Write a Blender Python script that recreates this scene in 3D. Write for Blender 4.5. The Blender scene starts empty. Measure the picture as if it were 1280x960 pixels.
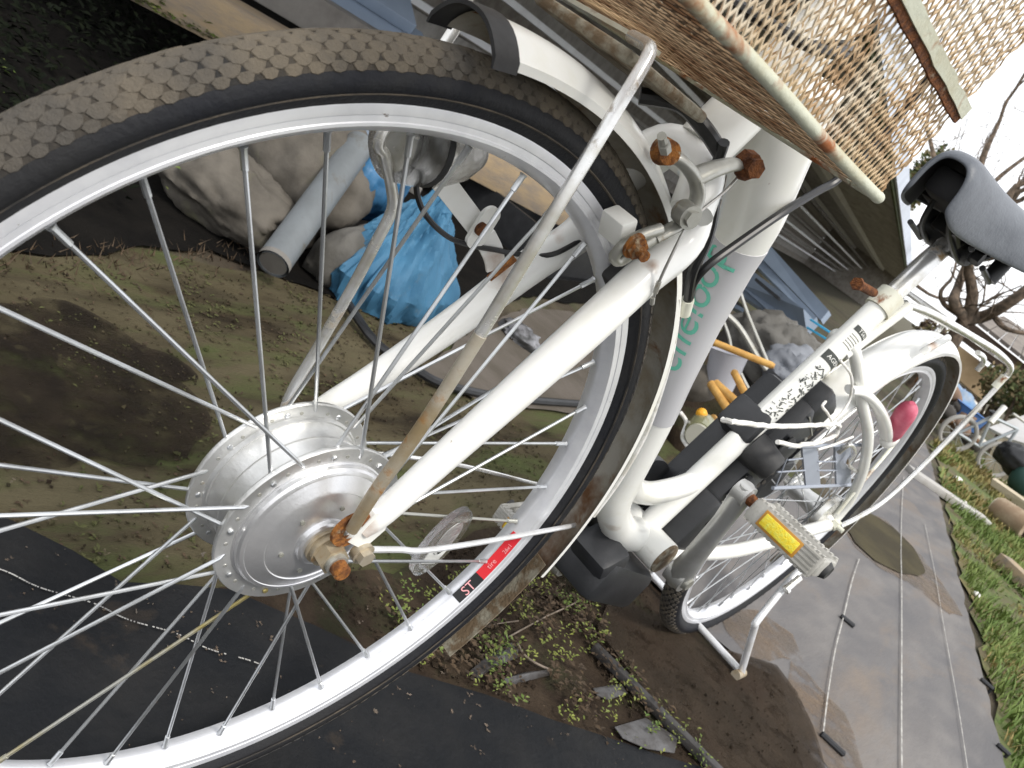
import bpy, bmesh, math, random
from math import sin, cos, pi, radians, atan2, hypot, sqrt
from mathutils import Vector, Matrix, noise
random.seed(7)
SC = bpy.context.scene
COL = SC.collection
V = Vector

# ------------------------------------------------------------------ camera
CAM = V((0.36458, -0.42642, 0.677856))
YAW, PIT, ROL, FPX = -0.56658, -0.309568, 0.618319, 1107.68   # FPX: focal length for a 1280 wide picture
fwd = V((sin(YAW)*cos(PIT), cos(YAW)*cos(PIT), sin(PIT)))
r0 = V((cos(YAW), -sin(YAW), 0)); u0 = r0.cross(fwd)
RT = r0*cos(ROL)+u0*sin(ROL); UP = -r0*sin(ROL)+u0*cos(ROL)
cd = bpy.data.cameras.new('camera'); cam = bpy.data.objects.new('camera', cd); COL.objects.link(cam)
cam.matrix_world = Matrix(((RT.x, UP.x, -fwd.x, CAM.x), (RT.y, UP.y, -fwd.y, CAM.y), (RT.z, UP.z, -fwd.z, CAM.z), (0, 0, 0, 1)))
cd.sensor_width = 36; cd.lens = FPX/1280*36; cd.clip_start = 0.01; cd.clip_end = 2000
cd.dof.use_dof = True; cd.dof.focus_distance = 0.72; cd.dof.aperture_fstop = 20
SC.camera = cam

# ------------------------------------------------------------------ light
SUN_EL, SUN_AZ = radians(55), radians(105)       # azimuth clockwise from +Y
w = bpy.data.worlds.new('World'); SC.world = w; w.use_nodes = True
nt = w.node_tree; nt.nodes.clear()
out = nt.nodes.new('ShaderNodeOutputWorld'); bg = nt.nodes.new('ShaderNodeBackground')
sky = nt.nodes.new('ShaderNodeTexSky'); sky.sky_type = 'NISHITA'; sky.sun_disc = False
sky.sun_elevation = SUN_EL; sky.sun_rotation = SUN_AZ; sky.dust_density = 3.0; sky.air_density = 1.0
mx = nt.nodes.new('ShaderNodeMix'); mx.data_type = 'RGBA'
mx.inputs[0].default_value = 0.9; mx.inputs[7].default_value = (9.0, 9.1, 9.3, 1)   # thin bright cloud
nt.links.new(sky.outputs[0], mx.inputs[6]); nt.links.new(mx.outputs[2], bg.inputs[0])
nt.links.new(bg.outputs[0], out.inputs[0]); bg.inputs[1].default_value = 0.11
sl = bpy.data.lights.new('sun', 'SUN'); sl.energy = 1.5; sl.angle = radians(11); sl.color = (1, .95, .87)
sun = bpy.data.objects.new('sun', sl); COL.objects.link(sun)
sdir = V((sin(SUN_AZ)*cos(SUN_EL), cos(SUN_AZ)*cos(SUN_EL), sin(SUN_EL)))
sun.rotation_euler = sdir.to_track_quat('Z', 'Y').to_euler(); sun.location = sdir*20
SC.view_settings.view_transform = 'Standard'; SC.view_settings.look = 'None'
SC.view_settings.exposure = 0.72; SC.view_settings.gamma = 1

# ------------------------------------------------------------------ helpers
def ray(px, py):
    return (fwd + RT*((px-640)/FPX) - UP*((py-480)/FPX))
def onx(px, py, x):
    d = ray(px, py); return CAM + d*((x-CAM.x)/d.x)
def onz(px, py, z=0.0):
    d = ray(px, py); return CAM + d*((z-CAM.z)/d.z)
def atd(px, py, depth):
    return CAM + ray(px, py)*depth

WM = {}
def link(o): COL.objects.link(o); return o
def tag(o, label=None, cat=None, group=None, kind=None):
    if label: o['label'] = label
    if cat: o['category'] = cat
    if group: o['group'] = group
    if kind: o['kind'] = kind
    return o
def empty(name, loc, parent=None, M=None):
    o = link(bpy.data.objects.new(name, None)); o.empty_display_size = .05
    W = M if M is not None else Matrix.Translation(V(loc))
    if parent is not None:
        o.parent = parent; o.matrix_basis = WM[parent.name].inverted() @ W
    else: o.matrix_basis = W
    WM[o.name] = W
    return o
def obj_from(name, me, parent=None, loc=None):
    o = link(bpy.data.objects.new(name, me))
    if parent is not None: o.parent = parent; WM[o.name] = WM[parent.name].copy()
    else:
        o.matrix_basis = Matrix.Translation(V(loc) if loc is not None else V((0, 0, 0))); WM[o.name] = o.matrix_basis.copy()
    return o

class MB:
    def __init__(s): s.v = []; s.f = []
    def add(s, vs, fs):
        b = len(s.v); s.v += [V(a) for a in vs]; s.f += [tuple(i+b for i in f) for f in fs]; return s
    def box(s, c, size, R=None, bev=0):
        x, y, z = size[0]/2, size[1]/2, size[2]/2
        R = R or Matrix.Identity(3); c = V(c)
        if bev > 0:
            bm = bmesh.new(); bmesh.ops.create_cube(bm, size=1)
            for q in bm.verts: q.co = V((q.co.x*size[0], q.co.y*size[1], q.co.z*size[2]))
            bmesh.ops.bevel(bm, geom=bm.edges[:], offset=bev, segments=2, affect='EDGES', profile=.5)
            bm.verts.index_update()
            vs = [R @ q.co + c for q in bm.verts]; fs = [[q.index for q in f.verts] for f in bm.faces]; bm.free()
            return s.add(vs, fs)
        vs = [R @ V((a, b, d)) + c for a in (-x, x) for b in (-y, y) for d in (-z, z)]
        return s.add(vs, [(0, 1, 3, 2), (4, 6, 7, 5), (0, 4, 5, 1), (2, 3, 7, 6), (0, 2, 6, 4), (1, 5, 7, 3)])
    def tube(s, pts, r, n=12, cap=True, flat=None, up=None):
        pts = [V(p) for p in pts]; m = len(pts)
        rs = list(r) if isinstance(r, (list, tuple)) else [r]*m
        if len(rs) != m: rs = [rs[0]+(rs[-1]-rs[0])*i/(m-1) for i in range(m)]
        T = []
        for i in range(m):
            a = pts[min(i+1, m-1)]-pts[max(i-1, 0)]; T.append(a.normalized())
        a = V(up) if up is not None else (V((0, 0, 1)) if abs(T[0].z) < .9 else V((1, 0, 0)))
        N = (a-T[0]*a.dot(T[0])).normalized(); vs = []
        for i in range(m):
            N = (N-T[i]*N.dot(T[i])).normalized(); B = T[i].cross(N)
            for k in range(n):
                t = 2*pi*k/n; fl = flat if flat else 1
                vs.append(pts[i]+(N*cos(t)*fl+B*sin(t))*rs[i])
        fs = [(i*n+k, i*n+(k+1) % n, (i+1)*n+(k+1) % n, (i+1)*n+k) for i in range(m-1) for k in range(n)]
        if cap: fs += [tuple(reversed(range(n))), tuple((m-1)*n+k for k in range(n))]
        return s.add(vs, fs)
    def lathe(s, prof, axis='X', c=(0, 0, 0), n=64, a0=0, a1=2*pi, M=None, closed=False):
        # prof: list of (along, radius); angle a: (x, r sin a, r cos a)
        full = abs(a1-a0-2*pi) < 1e-6; k = n if full else n+1; c = V(c); vs = []
        for i in range(k):
            t = a0+(a1-a0)*i/n
            for (x, r) in prof:
                p = V((x, r*sin(t), r*cos(t)))
                if M is not None: p = M @ p
                vs.append(p+c)
        m = len(prof); fs = []
        for i in range(n):
            j = (i+1) % k
            for q in range(m if closed else m-1):
                q2 = (q+1) % m
                fs.append((i*m+q, i*m+q2, j*m+q2, j*m+q))
        if closed and not full: fs += [tuple(range(m)), tuple(reversed([n*m+q for q in range(m)]))]
        return s.add(vs, fs)
    def disc(s, c, nrm, r, h, n=16, r2=None):
        c = V(c); nrm = V(nrm).normalized()
        return s.tube([c-nrm*h/2, c+nrm*h/2], [r, r2 if r2 is not None else r], n)
    def prism(s, poly, n, h):
        n = V(n).normalized()*h; m = len(poly); p = [V(q) for q in poly]
        return s.add(p+[q+n for q in p], [tuple(reversed(range(m))), tuple(range(m, 2*m))]+[(i, (i+1) % m, m+(i+1) % m, m+i) for i in range(m)])
    def sphere(s, c, r, n=16, sc=(1, 1, 1), R=None):
        c = V(c); R = R or Matrix.Identity(3); vs = []; k = n//2
        for i in range(1, k):
            for j in range(n):
                t = pi*i/k; f = 2*pi*j/n
                vs.append(c+R @ V((r*sc[0]*sin(t)*cos(f), r*sc[1]*sin(t)*sin(f), r*sc[2]*cos(t))))
        fs = [(i*n+j, (i+1)*n+j, (i+1)*n+(j+1) % n, i*n+(j+1) % n) for i in range(k-2) for j in range(n)]
        a = len(vs); vs += [c+R @ V((0, 0, r*sc[2])), c-R @ V((0, 0, r*sc[2]))]
        fs += [(a, j, (j+1) % n) for j in range(n)]+[(a+1, (k-2)*n+(j+1) % n, (k-2)*n+j) for j in range(n)]
        return s.add(vs, fs)
    def mesh(s, name, mat, M=None, smooth=True, auto=35):
        me = bpy.data.meshes.new(name)
        vs = [M @ p for p in s.v] if M is not None else s.v
        me.from_pydata([tuple(p) for p in vs], [], s.f); me.update()
        if isinstance(mat, (list, tuple)):
            for m in mat: me.materials.append(m)
        elif mat: me.materials.append(mat)
        bm = bmesh.new(); bm.from_mesh(me); bmesh.ops.recalc_face_normals(bm, faces=bm.faces)
        if smooth:
            la = radians(auto)
            for e in bm.edges:
                e.smooth = not (len(e.link_faces) == 2 and e.calc_face_angle(0) > la)
            for f in bm.faces: f.smooth = True
        bm.to_mesh(me); bm.free()
        return me
    def build(s, name, mat, parent=None, loc=None, smooth=True, auto=35):
        if parent is not None: M = WM[parent.name].inverted()
        else: M = Matrix.Translation(-V(loc)) if loc is not None else None
        return obj_from(name, s.mesh(name, mat, M, smooth, auto), parent, loc)

def spline(pts, n=6):
    P = [V(p) for p in pts]; o = []
    for i in range(len(P)-1):
        a, b = P[i], P[i+1]; p = P[i-1] if i else a*2-b; q = P[i+2] if i+2 < len(P) else b*2-a
        for k in range(n):
            t = k/n
            o.append(.5*((2*a)+(b-p)*t+(2*p-5*a+4*b-q)*t*t+(3*a-p-3*b+q)*t**3))
    o.append(P[-1]); return o
def rotmat(xa, ya, za=None):
    x = V(xa).normalized(); y = V(ya); y = (y-x*y.dot(x)).normalized(); z = x.cross(y)
    return Matrix((x, y, z)).transposed()

# ------------------------------------------------------------------ materials
def mat(name, col, rough=.5, metal=0, var=None, vs=8, vlo=.45, vhi=.6, bump=0, bs=60, spots=None, ss=30, slo=.62, shi=.68, srough=.9,
        trans=0, coat=0, alpha=1, detail=6, stretch=None, spec=.5, ior=1.45, tint=None, ts=2):
    m = bpy.data.materials.new(name); m.use_nodes = True
    N = m.node_tree.nodes; L = m.node_tree.links; b = N['Principled BSDF']
    b.inputs['Roughness'].default_value = rough; b.inputs['Metallic'].default_value = metal
    b.inputs['Specular IOR Level'].default_value = spec; b.inputs['IOR'].default_value = ior
    if trans: b.inputs['Transmission Weight'].default_value = trans
    if coat: b.inputs['Coat Weight'].default_value = coat; b.inputs['Coat Roughness'].default_value = .1
    if alpha < 1: b.inputs['Alpha'].default_value = alpha
    tc = N.new('ShaderNodeTexCoord'); src = tc.outputs['Object']
    if stretch:
        mp = N.new('ShaderNodeMapping'); mp.inputs['Scale'].default_value = stretch; L.new(src, mp.inputs[0]); src = mp.outputs[0]
    def nz(scale, det=detail, w=0):
        n = N.new('ShaderNodeTexNoise'); n.inputs['Scale'].default_value = scale; n.inputs['Detail'].default_value = det
        n.inputs['Roughness'].default_value = .62; n.inputs['Distortion'].default_value = w; L.new(src, n.inputs['Vector']); return n.outputs[0]
    def ramp(o, lo, hi):
        r = N.new('ShaderNodeMapRange'); r.inputs[1].default_value = lo; r.inputs[2].default_value = hi; L.new(o, r.inputs[0]); return r.outputs[0]
    def mixc(f, a, c):
        x = N.new('ShaderNodeMix'); x.data_type = 'RGBA'; L.new(f, x.inputs[0])
        for s, i in ((a, 6), (c, 7)):
            if isinstance(s, tuple): x.inputs[i].default_value = (*s, 1)
            else: L.new(s, x.inputs[i])
        return x.outputs[2]
    c = tuple(col)
    if var: c = mixc(ramp(nz(vs), vlo, vhi), c, tuple(var))
    if tint: c = mixc(ramp(nz(ts, 3), .4, .65), c, tuple(tint))
    if spots:
        f = ramp(nz(ss, 8, .4), slo, shi); c = mixc(f, c, tuple(spots))
        x = N.new('ShaderNodeMix'); x.data_type = 'FLOAT'; L.new(f, x.inputs[0]); x.inputs[2].default_value = rough; x.inputs[3].default_value = srough
        L.new(x.outputs[0], b.inputs['Roughness'])
        if metal:
            x = N.new('ShaderNodeMix'); x.data_type = 'FLOAT'; L.new(f, x.inputs[0]); x.inputs[2].default_value = metal; x.inputs[3].default_value = 0
            L.new(x.outputs[0], b.inputs['Metallic'])
    if isinstance(c, tuple): b.inputs['Base Color'].default_value = (*c, 1)
    else: L.new(c, b.inputs['Base Color'])
    if bump:
        bu = N.new('ShaderNodeBump'); bu.inputs['Strength'].default_value = bump; bu.inputs['Distance'].default_value = .004
        L.new(nz(bs, 8), bu.inputs['Height']); L.new(bu.outputs[0], b.inputs['Normal'])
    return m

RUST = (.20, .065, .018)
M = {}
M['white'] = mat('white_paint', (.80, .80, .76), .3, 0, (.72, .71, .62), 14, .5, .75, spots=RUST, ss=55, slo=.70, shi=.74, coat=.3)
M['white_clean'] = mat('white_paint_clean', (.82, .82, .79), .3, 0, (.70, .68, .60), 11, .5, .8, coat=.3, spots=(.34, .25, .16), ss=95, slo=.70, shi=.735)
M['cream'] = mat('cream_paint', (.66, .66, .56), .4, 0, (.52, .47, .33), 22, .45, .7, spots=RUST, ss=30, slo=.56, shi=.66)
M['rim'] = mat('rim_alloy', (.80, .81, .84), .34, .4, (.70, .71, .75), 40, .45, .7, spots=(.16, .13, .10), ss=90, slo=.70, shi=.74)
M['motor'] = mat('cast_aluminium', (.74, .74, .73), .32, .8, (.58, .58, .56), 30, .4, .7, bump=.12, bs=220, spots=(.45, .43, .38), ss=60, slo=.66, shi=.8)
M['motor2'] = mat('turned_aluminium', (.76, .76, .77), .28, .8, (.6, .6, .61), 16, .4, .7, bump=.06, bs=300)
for _k in ('motor', 'motor2'):
    _n = M[_k].node_tree; _t = _n.nodes.new('ShaderNodeTangent'); _t.direction_type = 'RADIAL'; _t.axis = 'X'
    _n.links.new(_t.outputs[0], _n.nodes['Principled BSDF'].inputs['Tangent']); _n.nodes['Principled BSDF'].inputs['Anisotropic'].default_value = .75
M['chrome'] = mat('worn_chrome', (.78, .78, .77), .27, .7, (.60, .58, .52), 40, .45, .65, spots=(.30, .20, .09), ss=45, slo=.60, shi=.72)
M['chrome_rust'] = mat('rusted_rod', (.50, .46, .38), .45, .45, (.33, .25, .14), 18, .35, .62, spots=(.26, .13, .04), ss=70, slo=.55, shi=.7)
M['spoke'] = mat('zinc_spoke', (.62, .64, .66), .33, .85, (.45, .46, .46), 30, .4, .7)
M['spoke_brass'] = mat('yellowed_spoke', (.44, .44, .40), .4, .7, (.36, .30, .12), 7, .48, .56)
M['grey_alloy'] = mat('grey_alloy', (.46, .46, .43), .42, .6, (.34, .33, .28), 30, .4, .7, spots=(.25, .17, .08), ss=60, slo=.64, shi=.74)
M['crank'] = mat('crank_alloy', (.50, .50, .49), .40, .65, (.38, .37, .34), 20, .4, .7)
M['bright'] = mat('bright_zinc', (.74, .75, .77), .32, .35, (.60, .60, .58), 30, .45, .7, spots=(.30, .2, .1), ss=50, slo=.66, shi=.76)
M['rust'] = mat('rust', (.21, .075, .022), .95, 0, (.085, .03, .012), 150, .4, .6, bump=1, bs=300, spots=(.30, .24, .17), ss=60, slo=.62, shi=.7)
M['rust_light'] = mat('orange_rust', (.36, .14, .03), .95, 0, (.15, .055, .018), 150, .4, .6, bump=1, bs=300, spots=(.42, .34, .22), ss=80, slo=.60, shi=.7)
M['dirt'] = mat('rusty_brown_steel', (.16, .115, .07), .8, .1, (.30, .28, .22), 60, .45, .6, bump=.5, bs=200)
M['tyre'] = mat('tyre_rubber', (.011, .012, .016), .6, 0, (.022, .022, .023), 30, .45, .7, bump=.25, bs=260, tint=(.018, .018, .019), ts=9, spec=.3)
M['tread'] = mat('dusty_tread', (.15, .126, .094), .95, 0, (.085, .077, .066), 22, .42, .66, bump=.6, bs=300, tint=(.060, .058, .056), ts=5, spec=.2)
M['tread_base'] = mat('dusty_tread_groove', (.085, .07, .052), .95, 0, (.022, .021, .020), 20, .4, .62, bump=.5, bs=300)
M['inner'] = mat('grimy_mudguard_inside', (.50, .48, .42), .85, 0, (.36, .31, .23), 26, .4, .62, spots=(.22, .10, .03), ss=24, slo=.56, shi=.70, bump=.3, bs=180)
M['black'] = mat('black_plastic', (.016, .017, .019), .42, 0, (.028, .029, .032), 25, .4, .7, bump=.08, bs=300)
M['blackm'] = mat('black_rubber', (.02, .02, .021), .6, 0, (.04, .04, .04), 40, .4, .7)
M['cable'] = mat('black_cable', (.012, .012, .013), .35)
M['wire'] = mat('white_cord', (.78, .77, .74), .6, 0, (.6, .58, .52), 60, .45, .6)
M['steelwire'] = mat('steel_wire', (.38, .37, .35), .35, .8)
M['saddle'] = mat('grey_saddle_vinyl', (.125, .137, .156), .42, 0, (.085, .094, .11), 18, .4, .65, bump=.2, bs=260)
M['saddle_in'] = mat('saddle_base', (.012, .012, .014), .7)
M['glass'] = mat('clear_plastic', (.97, .97, .95), .06, 0, trans=1, ior=1.18, bump=.9, bs=75)
M['lamp_silver'] = mat('scratched_silver_plastic', (.80, .79, .76), .2, .75, (.5, .48, .44), 60, .4, .65, bump=1, bs=70)
M['smoke'] = mat('hazy_clear_plastic', (.62, .6, .54), .2, .0, trans=.6, ior=1.3, bump=.5, bs=60)
M['reflector'] = mat('silver_reflector', (.62, .62, .6), .25, .7, bump=.7, bs=120)
M['yellow'] = mat('yellow_reflector', (.80, .62, .03), .3, 0, (.74, .70, .10), 200, .45, .6, bump=.4, bs=400)
M['amber'] = mat('amber_surround', (.45, .22, .03), .5)
M['pedal'] = mat('grey_pedal_plastic', (.42, .41, .38), .6, 0, (.30, .29, .26), 30, .4, .65, bump=.2, bs=160)
M['pink'] = mat('pink_plastic', (.50, .075, .13), .45, 0, (.60, .15, .22), 40, .4, .65)
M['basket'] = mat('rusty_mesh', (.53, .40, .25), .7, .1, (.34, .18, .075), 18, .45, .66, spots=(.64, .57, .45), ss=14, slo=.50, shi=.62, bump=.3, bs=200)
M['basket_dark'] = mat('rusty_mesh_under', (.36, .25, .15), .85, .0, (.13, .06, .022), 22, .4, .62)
M['rail'] = mat('peeling_green_white_rail', (.52, .53, .42), .5, 0, (.42, .38, .24), 20, .45, .7, spots=(.30, .10, .03), ss=14, slo=.55, shi=.62, bump=.3, bs=140)
M['green_print'] = mat('green_lettering', (.14, .52, .39), .4)
M['decal_grey'] = mat('grey_decal', (.52, .52, .54), .35, coat=.3)
M['ink'] = mat('dark_grey_print', (.05, .055, .05), .5)
M['ink_soft'] = mat('faded_print', (.22, .22, .19), .6)
M['label_white'] = mat('label_white', (.80, .80, .76), .45)
M['red'] = mat('red_sticker', (.62, .02, .03), .4)
M['pinkprint'] = mat('pale_red_print', (.80, .38, .40), .45)
M['black_st'] = mat('black_sticker', (.012, .012, .013), .35)

def stain(m, pts, col=(.30, .13, .035), k=.85):
    # rust that has bled on to the paint round given spots of the bicycle (object space)
    N = m.node_tree.nodes; L = m.node_tree.links; b = N['Principled BSDF']; tc = N.new('ShaderNodeTexCoord'); src = tc.outputs['Object']
    n = N.new('ShaderNodeTexNoise'); n.inputs['Scale'].default_value = 70; n.inputs['Detail'].default_value = 6; L.new(src, n.inputs['Vector'])
    inp = b.inputs['Base Color']; cur = inp.links[0].from_socket if inp.links else None
    for (p, r) in pts:
        d = N.new('ShaderNodeVectorMath'); d.operation = 'DISTANCE'; d.inputs[1].default_value = p; L.new(src, d.inputs[0])
        a = N.new('ShaderNodeMath'); a.operation = 'MULTIPLY_ADD'; a.inputs[1].default_value = r*1.6; L.new(n.outputs[0], a.inputs[0]); L.new(d.outputs['Value'], a.inputs[2])
        f = N.new('ShaderNodeMapRange'); f.inputs[1].default_value = r*.75; f.inputs[2].default_value = r*1.65; f.inputs[3].default_value = k; f.inputs[4].default_value = 0; L.new(a.outputs[0], f.inputs[0])
        x = N.new('ShaderNodeMix'); x.data_type = 'RGBA'; L.new(f.outputs[0], x.inputs[0]); x.inputs[7].default_value = (*col, 1)
        if cur is not None: L.new(cur, x.inputs[6])
        cur = x.outputs[2]
    L.new(cur, inp)
BO = V((0, .57, 0))
stain(M['white_clean'], [(onx(456, 660, .056)-BO, .014), (onx(625, 335, -.042)-BO, .02), (V((.03, .15, .66))-BO, .012), (onx(700, 300, -.04)-BO, .012), (onx(1165, 432, .03)-BO, .016), (onx(815, 332, .05)-BO, .008)])
stain(M['white'], [(onx(936, 212, .03)-BO, .014), (onx(905, 160, .03)-BO, .03), (onx(1085, 372, .012)-BO, .014), (V((.036, .60, .268))-BO, .022), (onx(866, 352, .02)-BO, .009), (onx(797, 640, .02)-BO, .013), (onx(762, 665, .015)-BO, .014), (onx(1036, 655, .06)-BO, .014), (onx(640, 84, .032)-BO, .012), (onx(790, 205, .032)-BO, .01)], (.27, .16, .06), .7)
stain(M['inner'], [(V((.02, .335, .30))-BO, .07), (V((.02, .352, .36))-BO, .035), (V((.02, .10, .66))-BO, .03)], (.16, .065, .018), .9)
stain(M['chrome'], [(onx(735, 40, .05)-BO, .02)])
def cyl_text(s, size, mat_, name, parent, o, du, dv, n, radius, extra=.0006):
    """lettering bent round a tube: du runs along the text, dv up the letters, n the outward normal at its middle"""
    cu = bpy.data.curves.new('lettering', 'FONT'); cu.body = s; cu.size = size; cu.align_x = 'CENTER'; cu.align_y = 'CENTER'; cu.resolution_u = 4
    t = link(bpy.data.objects.new('lettering', cu)); dg = bpy.context.evaluated_depsgraph_get(); dg.update()
    me = bpy.data.meshes.new_from_object(t.evaluated_get(dg)); bpy.data.objects.remove(t)
    bm = bmesh.new(); bm.from_mesh(me); bmesh.ops.triangulate(bm, faces=bm.faces[:])
    bmesh.ops.subdivide_edges(bm, edges=[e for e in bm.edges if e.calc_length() > size*.12], cuts=2)
    bmesh.ops.triangulate(bm, faces=bm.faces[:])
    o, du, dv, n = V(o), V(du).normalized(), V(dv).normalized(), V(n).normalized()
    inv = WM[parent.name].inverted()
    for q in bm.verts:
        u, v = q.co.x, q.co.y
        if radius:
            a = v/radius; p = o+du*u+dv*(sin(a)*(radius+extra))+n*(cos(a)*(radius+extra)-radius)
        else: p = o+du*u+dv*v+n*extra
        q.co = inv @ p
    bm.to_mesh(me); bm.free(); me.materials.clear(); me.materials.append(mat_)
    ob = obj_from(name, me, parent); return ob

# ================================================================== THE PLACE
exec_parts = []
def sheet(name, outline, z, m, jit=0, step=.05, kind='structure', parent=None, loc=None, thick=0, fr=9):
    P = [V((p[0], p[1], 0)) for p in outline]; o = []
    for i in range(len(P)):
        a, b = P[i], P[(i+1) % len(P)]; k = max(1, int((b-a).length/step)) if step else 1
        for j in range(k):
            p = a+(b-a)*(j/k)
            if jit:
                p = p+V((noise.noise(p*fr+V((3, 1, z*50))), noise.noise(p*fr+V((7, 9, z*90))), 0))*jit
            p.z = z; o.append(p)
    bm = bmesh.new(); vs = [bm.verts.new(p) for p in o]; f = bm.faces.new(vs)
    if f.normal.z < 0: f.normal_flip()
    bmesh.ops.triangulate(bm, faces=bm.faces[:])
    me = bpy.data.meshes.new(name); bm.to_mesh(me); bm.free(); me.materials.append(m)
    ob = obj_from(name, me); ob['kind'] = kind
    return ob
def leaves(name, spots, m, size, kind='stuff', lift=(.003, .02), parent=None, tilt=.7, long=1.6):
    """loose small leaves, joined: nobody could count them"""
    mb = MB()
    for (x, y, z) in spots:
        for k in range(random.choice((2, 3, 3, 4))):
            a = random.random()*2*pi; s = size*random.uniform(.5, 1.3); d = V((cos(a), sin(a), random.uniform(-.1, tilt))).normalized()
            sd = V((-sin(a), cos(a), random.uniform(-.4, .4))).normalized(); p = V((x, y, z+random.uniform(*lift)))
            up = V((0, 0, .18*s))
            mb.add([p, p+d*s*long*.5+sd*s*.42+up, p+d*s*long, p+d*s*long*.5-sd*s*.42+up, p+d*s*long*.5], [(0, 4, 1), (1, 4, 2), (2, 4, 3), (3, 4, 0)])
    return mb

G = {}
G['ground'] = mat('ground_soil', (.062, .05, .032), .95, 0, (.10, .085, .05), 5, .4, .62, bump=1, bs=90, spots=(.055, .062, .022), ss=3.2, slo=.48, shi=.62, tint=(.045, .032, .02), ts=2.3)
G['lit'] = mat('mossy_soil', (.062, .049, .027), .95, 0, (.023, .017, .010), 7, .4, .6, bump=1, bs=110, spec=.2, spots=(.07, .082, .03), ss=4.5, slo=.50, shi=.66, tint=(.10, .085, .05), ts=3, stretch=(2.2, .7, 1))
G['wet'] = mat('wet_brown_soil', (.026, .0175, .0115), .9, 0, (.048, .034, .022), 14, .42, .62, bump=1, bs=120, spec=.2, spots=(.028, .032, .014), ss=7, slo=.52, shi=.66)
G['mud'] = mat('dark_brown_mud', (.030, .0215, .014), .9, 0, (.050, .036, .024), 10, .4, .65, bump=1, bs=140, spec=.2, spots=(.035, .022, .014), ss=5, slo=.5, shi=.7)
G['silt'] = mat('dried_tan_silt', (.19, .135, .09), .9, 0, (.14, .12, .10), 8, .42, .62, bump=.3, bs=160)
G['black_mat'] = mat('black_weed_fabric', (.008, .009, .0108), .6, 0, (.017, .0168, .017), 9, .42, .7, bump=1, bs=22, spec=.22, spots=(.06, .044, .03), ss=5, slo=.60, shi=.72)
G['grey_mat'] = mat('grey_weed_fabric', (.145, .138, .136), .85, 0, (.185, .175, .168), 4, .4, .62, bump=.5, bs=60, spec=.2, spots=(.185, .158, .136), ss=2.6, slo=.52, shi=.68, tint=(.122, .119, .122), ts=3, stretch=(2.2, .8, 1))  # same fabric as the black; grey is dust plus sky sheen painted in
G['shade_soil'] = mat('shade_black_soil', (.0035, .003, .0026), .95, 0, (.007, .006, .005), 12, .4, .6, bump=.8, bs=90, spec=.15)  # near-black colour stands in for the deep shade over this ground
G['line'] = mat('white_woven_line', (.44, .43, .40), .8, 0, (.24, .23, .22), 60, .4, .6)
G['grass_soil'] = mat('grassy_soil', (.10, .085, .045), .95, 0, (.085, .115, .03), 4, .42, .58, bump=1, bs=60, spots=(.16, .125, .05), ss=2.5, slo=.5, shi=.62)
G['leafg'] = mat('fresh_green_leaf', (.075, .13, .02), .6, 0, (.14, .17, .04), 40, .4, .6)
G['leafy'] = mat('yellow_green_leaf', (.20, .22, .04), .6, 0, (.12, .15, .03), 40, .4, .6)
G['leafd'] = mat('shade_dark_leaf', (.0035, .0055, .0022), .8, 0, (.010, .014, .005), 9, .5, .72, spec=.15)  # leaf green darkened to near black, standing in for shade
G['leafb'] = mat('brown_dead_leaf', (.072, .046, .024), .8, 0, (.038, .025, .014), 40, .4, .6)
G['grassb'] = mat('grass_blade', (.10, .16, .03), .65, 0, (.17, .21, .05), 3, .42, .6)
G['grassd'] = mat('dry_grass_blade', (.27, .21, .08), .75, 0, (.19, .19, .06), 3, .42, .6)
G['bark'] = mat('grey_brown_bark', (.17, .125, .09), .9, 0, (.065, .05, .036), 12, .4, .6, bump=1, bs=30)
G['steel_blue'] = mat('blue_grey_steel', (.24, .295, .375), .45, .1, (.19, .235, .30), 3, .4, .7, spots=(.10, .09, .08), ss=6, slo=.66, shi=.76)
G['timber'] = mat('weathered_timber', (.36, .27, .165), .8, 0, (.24, .20, .16), 5, .4, .65, bump=.5, bs=30, stretch=(6, 1, 6))
G['timber_grey'] = mat('grey_timber', (.19, .18, .165), .85, 0, (.12, .11, .10), 5, .4, .65, bump=.5, bs=30)
G['shed_lightened'] = mat('lightened_roof', (.74, .74, .72), .85, 0, (.52, .51, .49), 3, .4, .65)  # shed roof, rafters and beams lightened in colour to make up for scant light
G['shed_slat'] = mat('grey_wall_board', (.60, .58, .55), .85, 0, (.46, .44, .41), 6, .4, .6, bump=.4, bs=30)
G['rafter'] = mat('grey_rafter', (.66, .64, .60), .85, 0, (.48, .46, .43), 5, .4, .65)
G['shed_dark'] = mat('dark_shed_board', (.40, .37, .33), .85, 0, (.28, .255, .225), 6, .4, .6, bump=.4, bs=30)
G['shed_grey'] = mat('grey_shed_beam', (.80, .82, .84), .7, 0, (.7, .7, .72), 5, .4, .7)
G['fascia'] = mat('pale_blue_fascia', (.66, .72, .82), .5, 0, (.55, .60, .70), 3, .4, .7)
G['tarp'] = mat('blue_tarpaulin', (.055, .165, .275), .6, 0, (.037, .12, .21), 5, .4, .7, bump=.9, bs=22, spec=.3, spots=(.14, .16, .16), ss=7, slo=.6, shi=.75)
G['sack'] = mat('faded_beige_sack', (.125, .112, .094), .9, 0, (.07, .062, .051), 7, .4, .62, bump=.8, bs=26, spots=(.13, .13, .07), ss=5, slo=.55, shi=.7)
G['pvc'] = mat('grey_plastic_pipe', (.15, .165, .175), .5, 0, (.115, .125, .13), 12, .4, .7, spots=(.09, .075, .05), ss=14, slo=.56, shi=.75, bump=.1, bs=90)
G['sackg'] = mat('grey_cloth', (.13, .125, .115), .85, 0, (.085, .08, .07), 5, .4, .62, bump=.8, bs=30)
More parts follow.
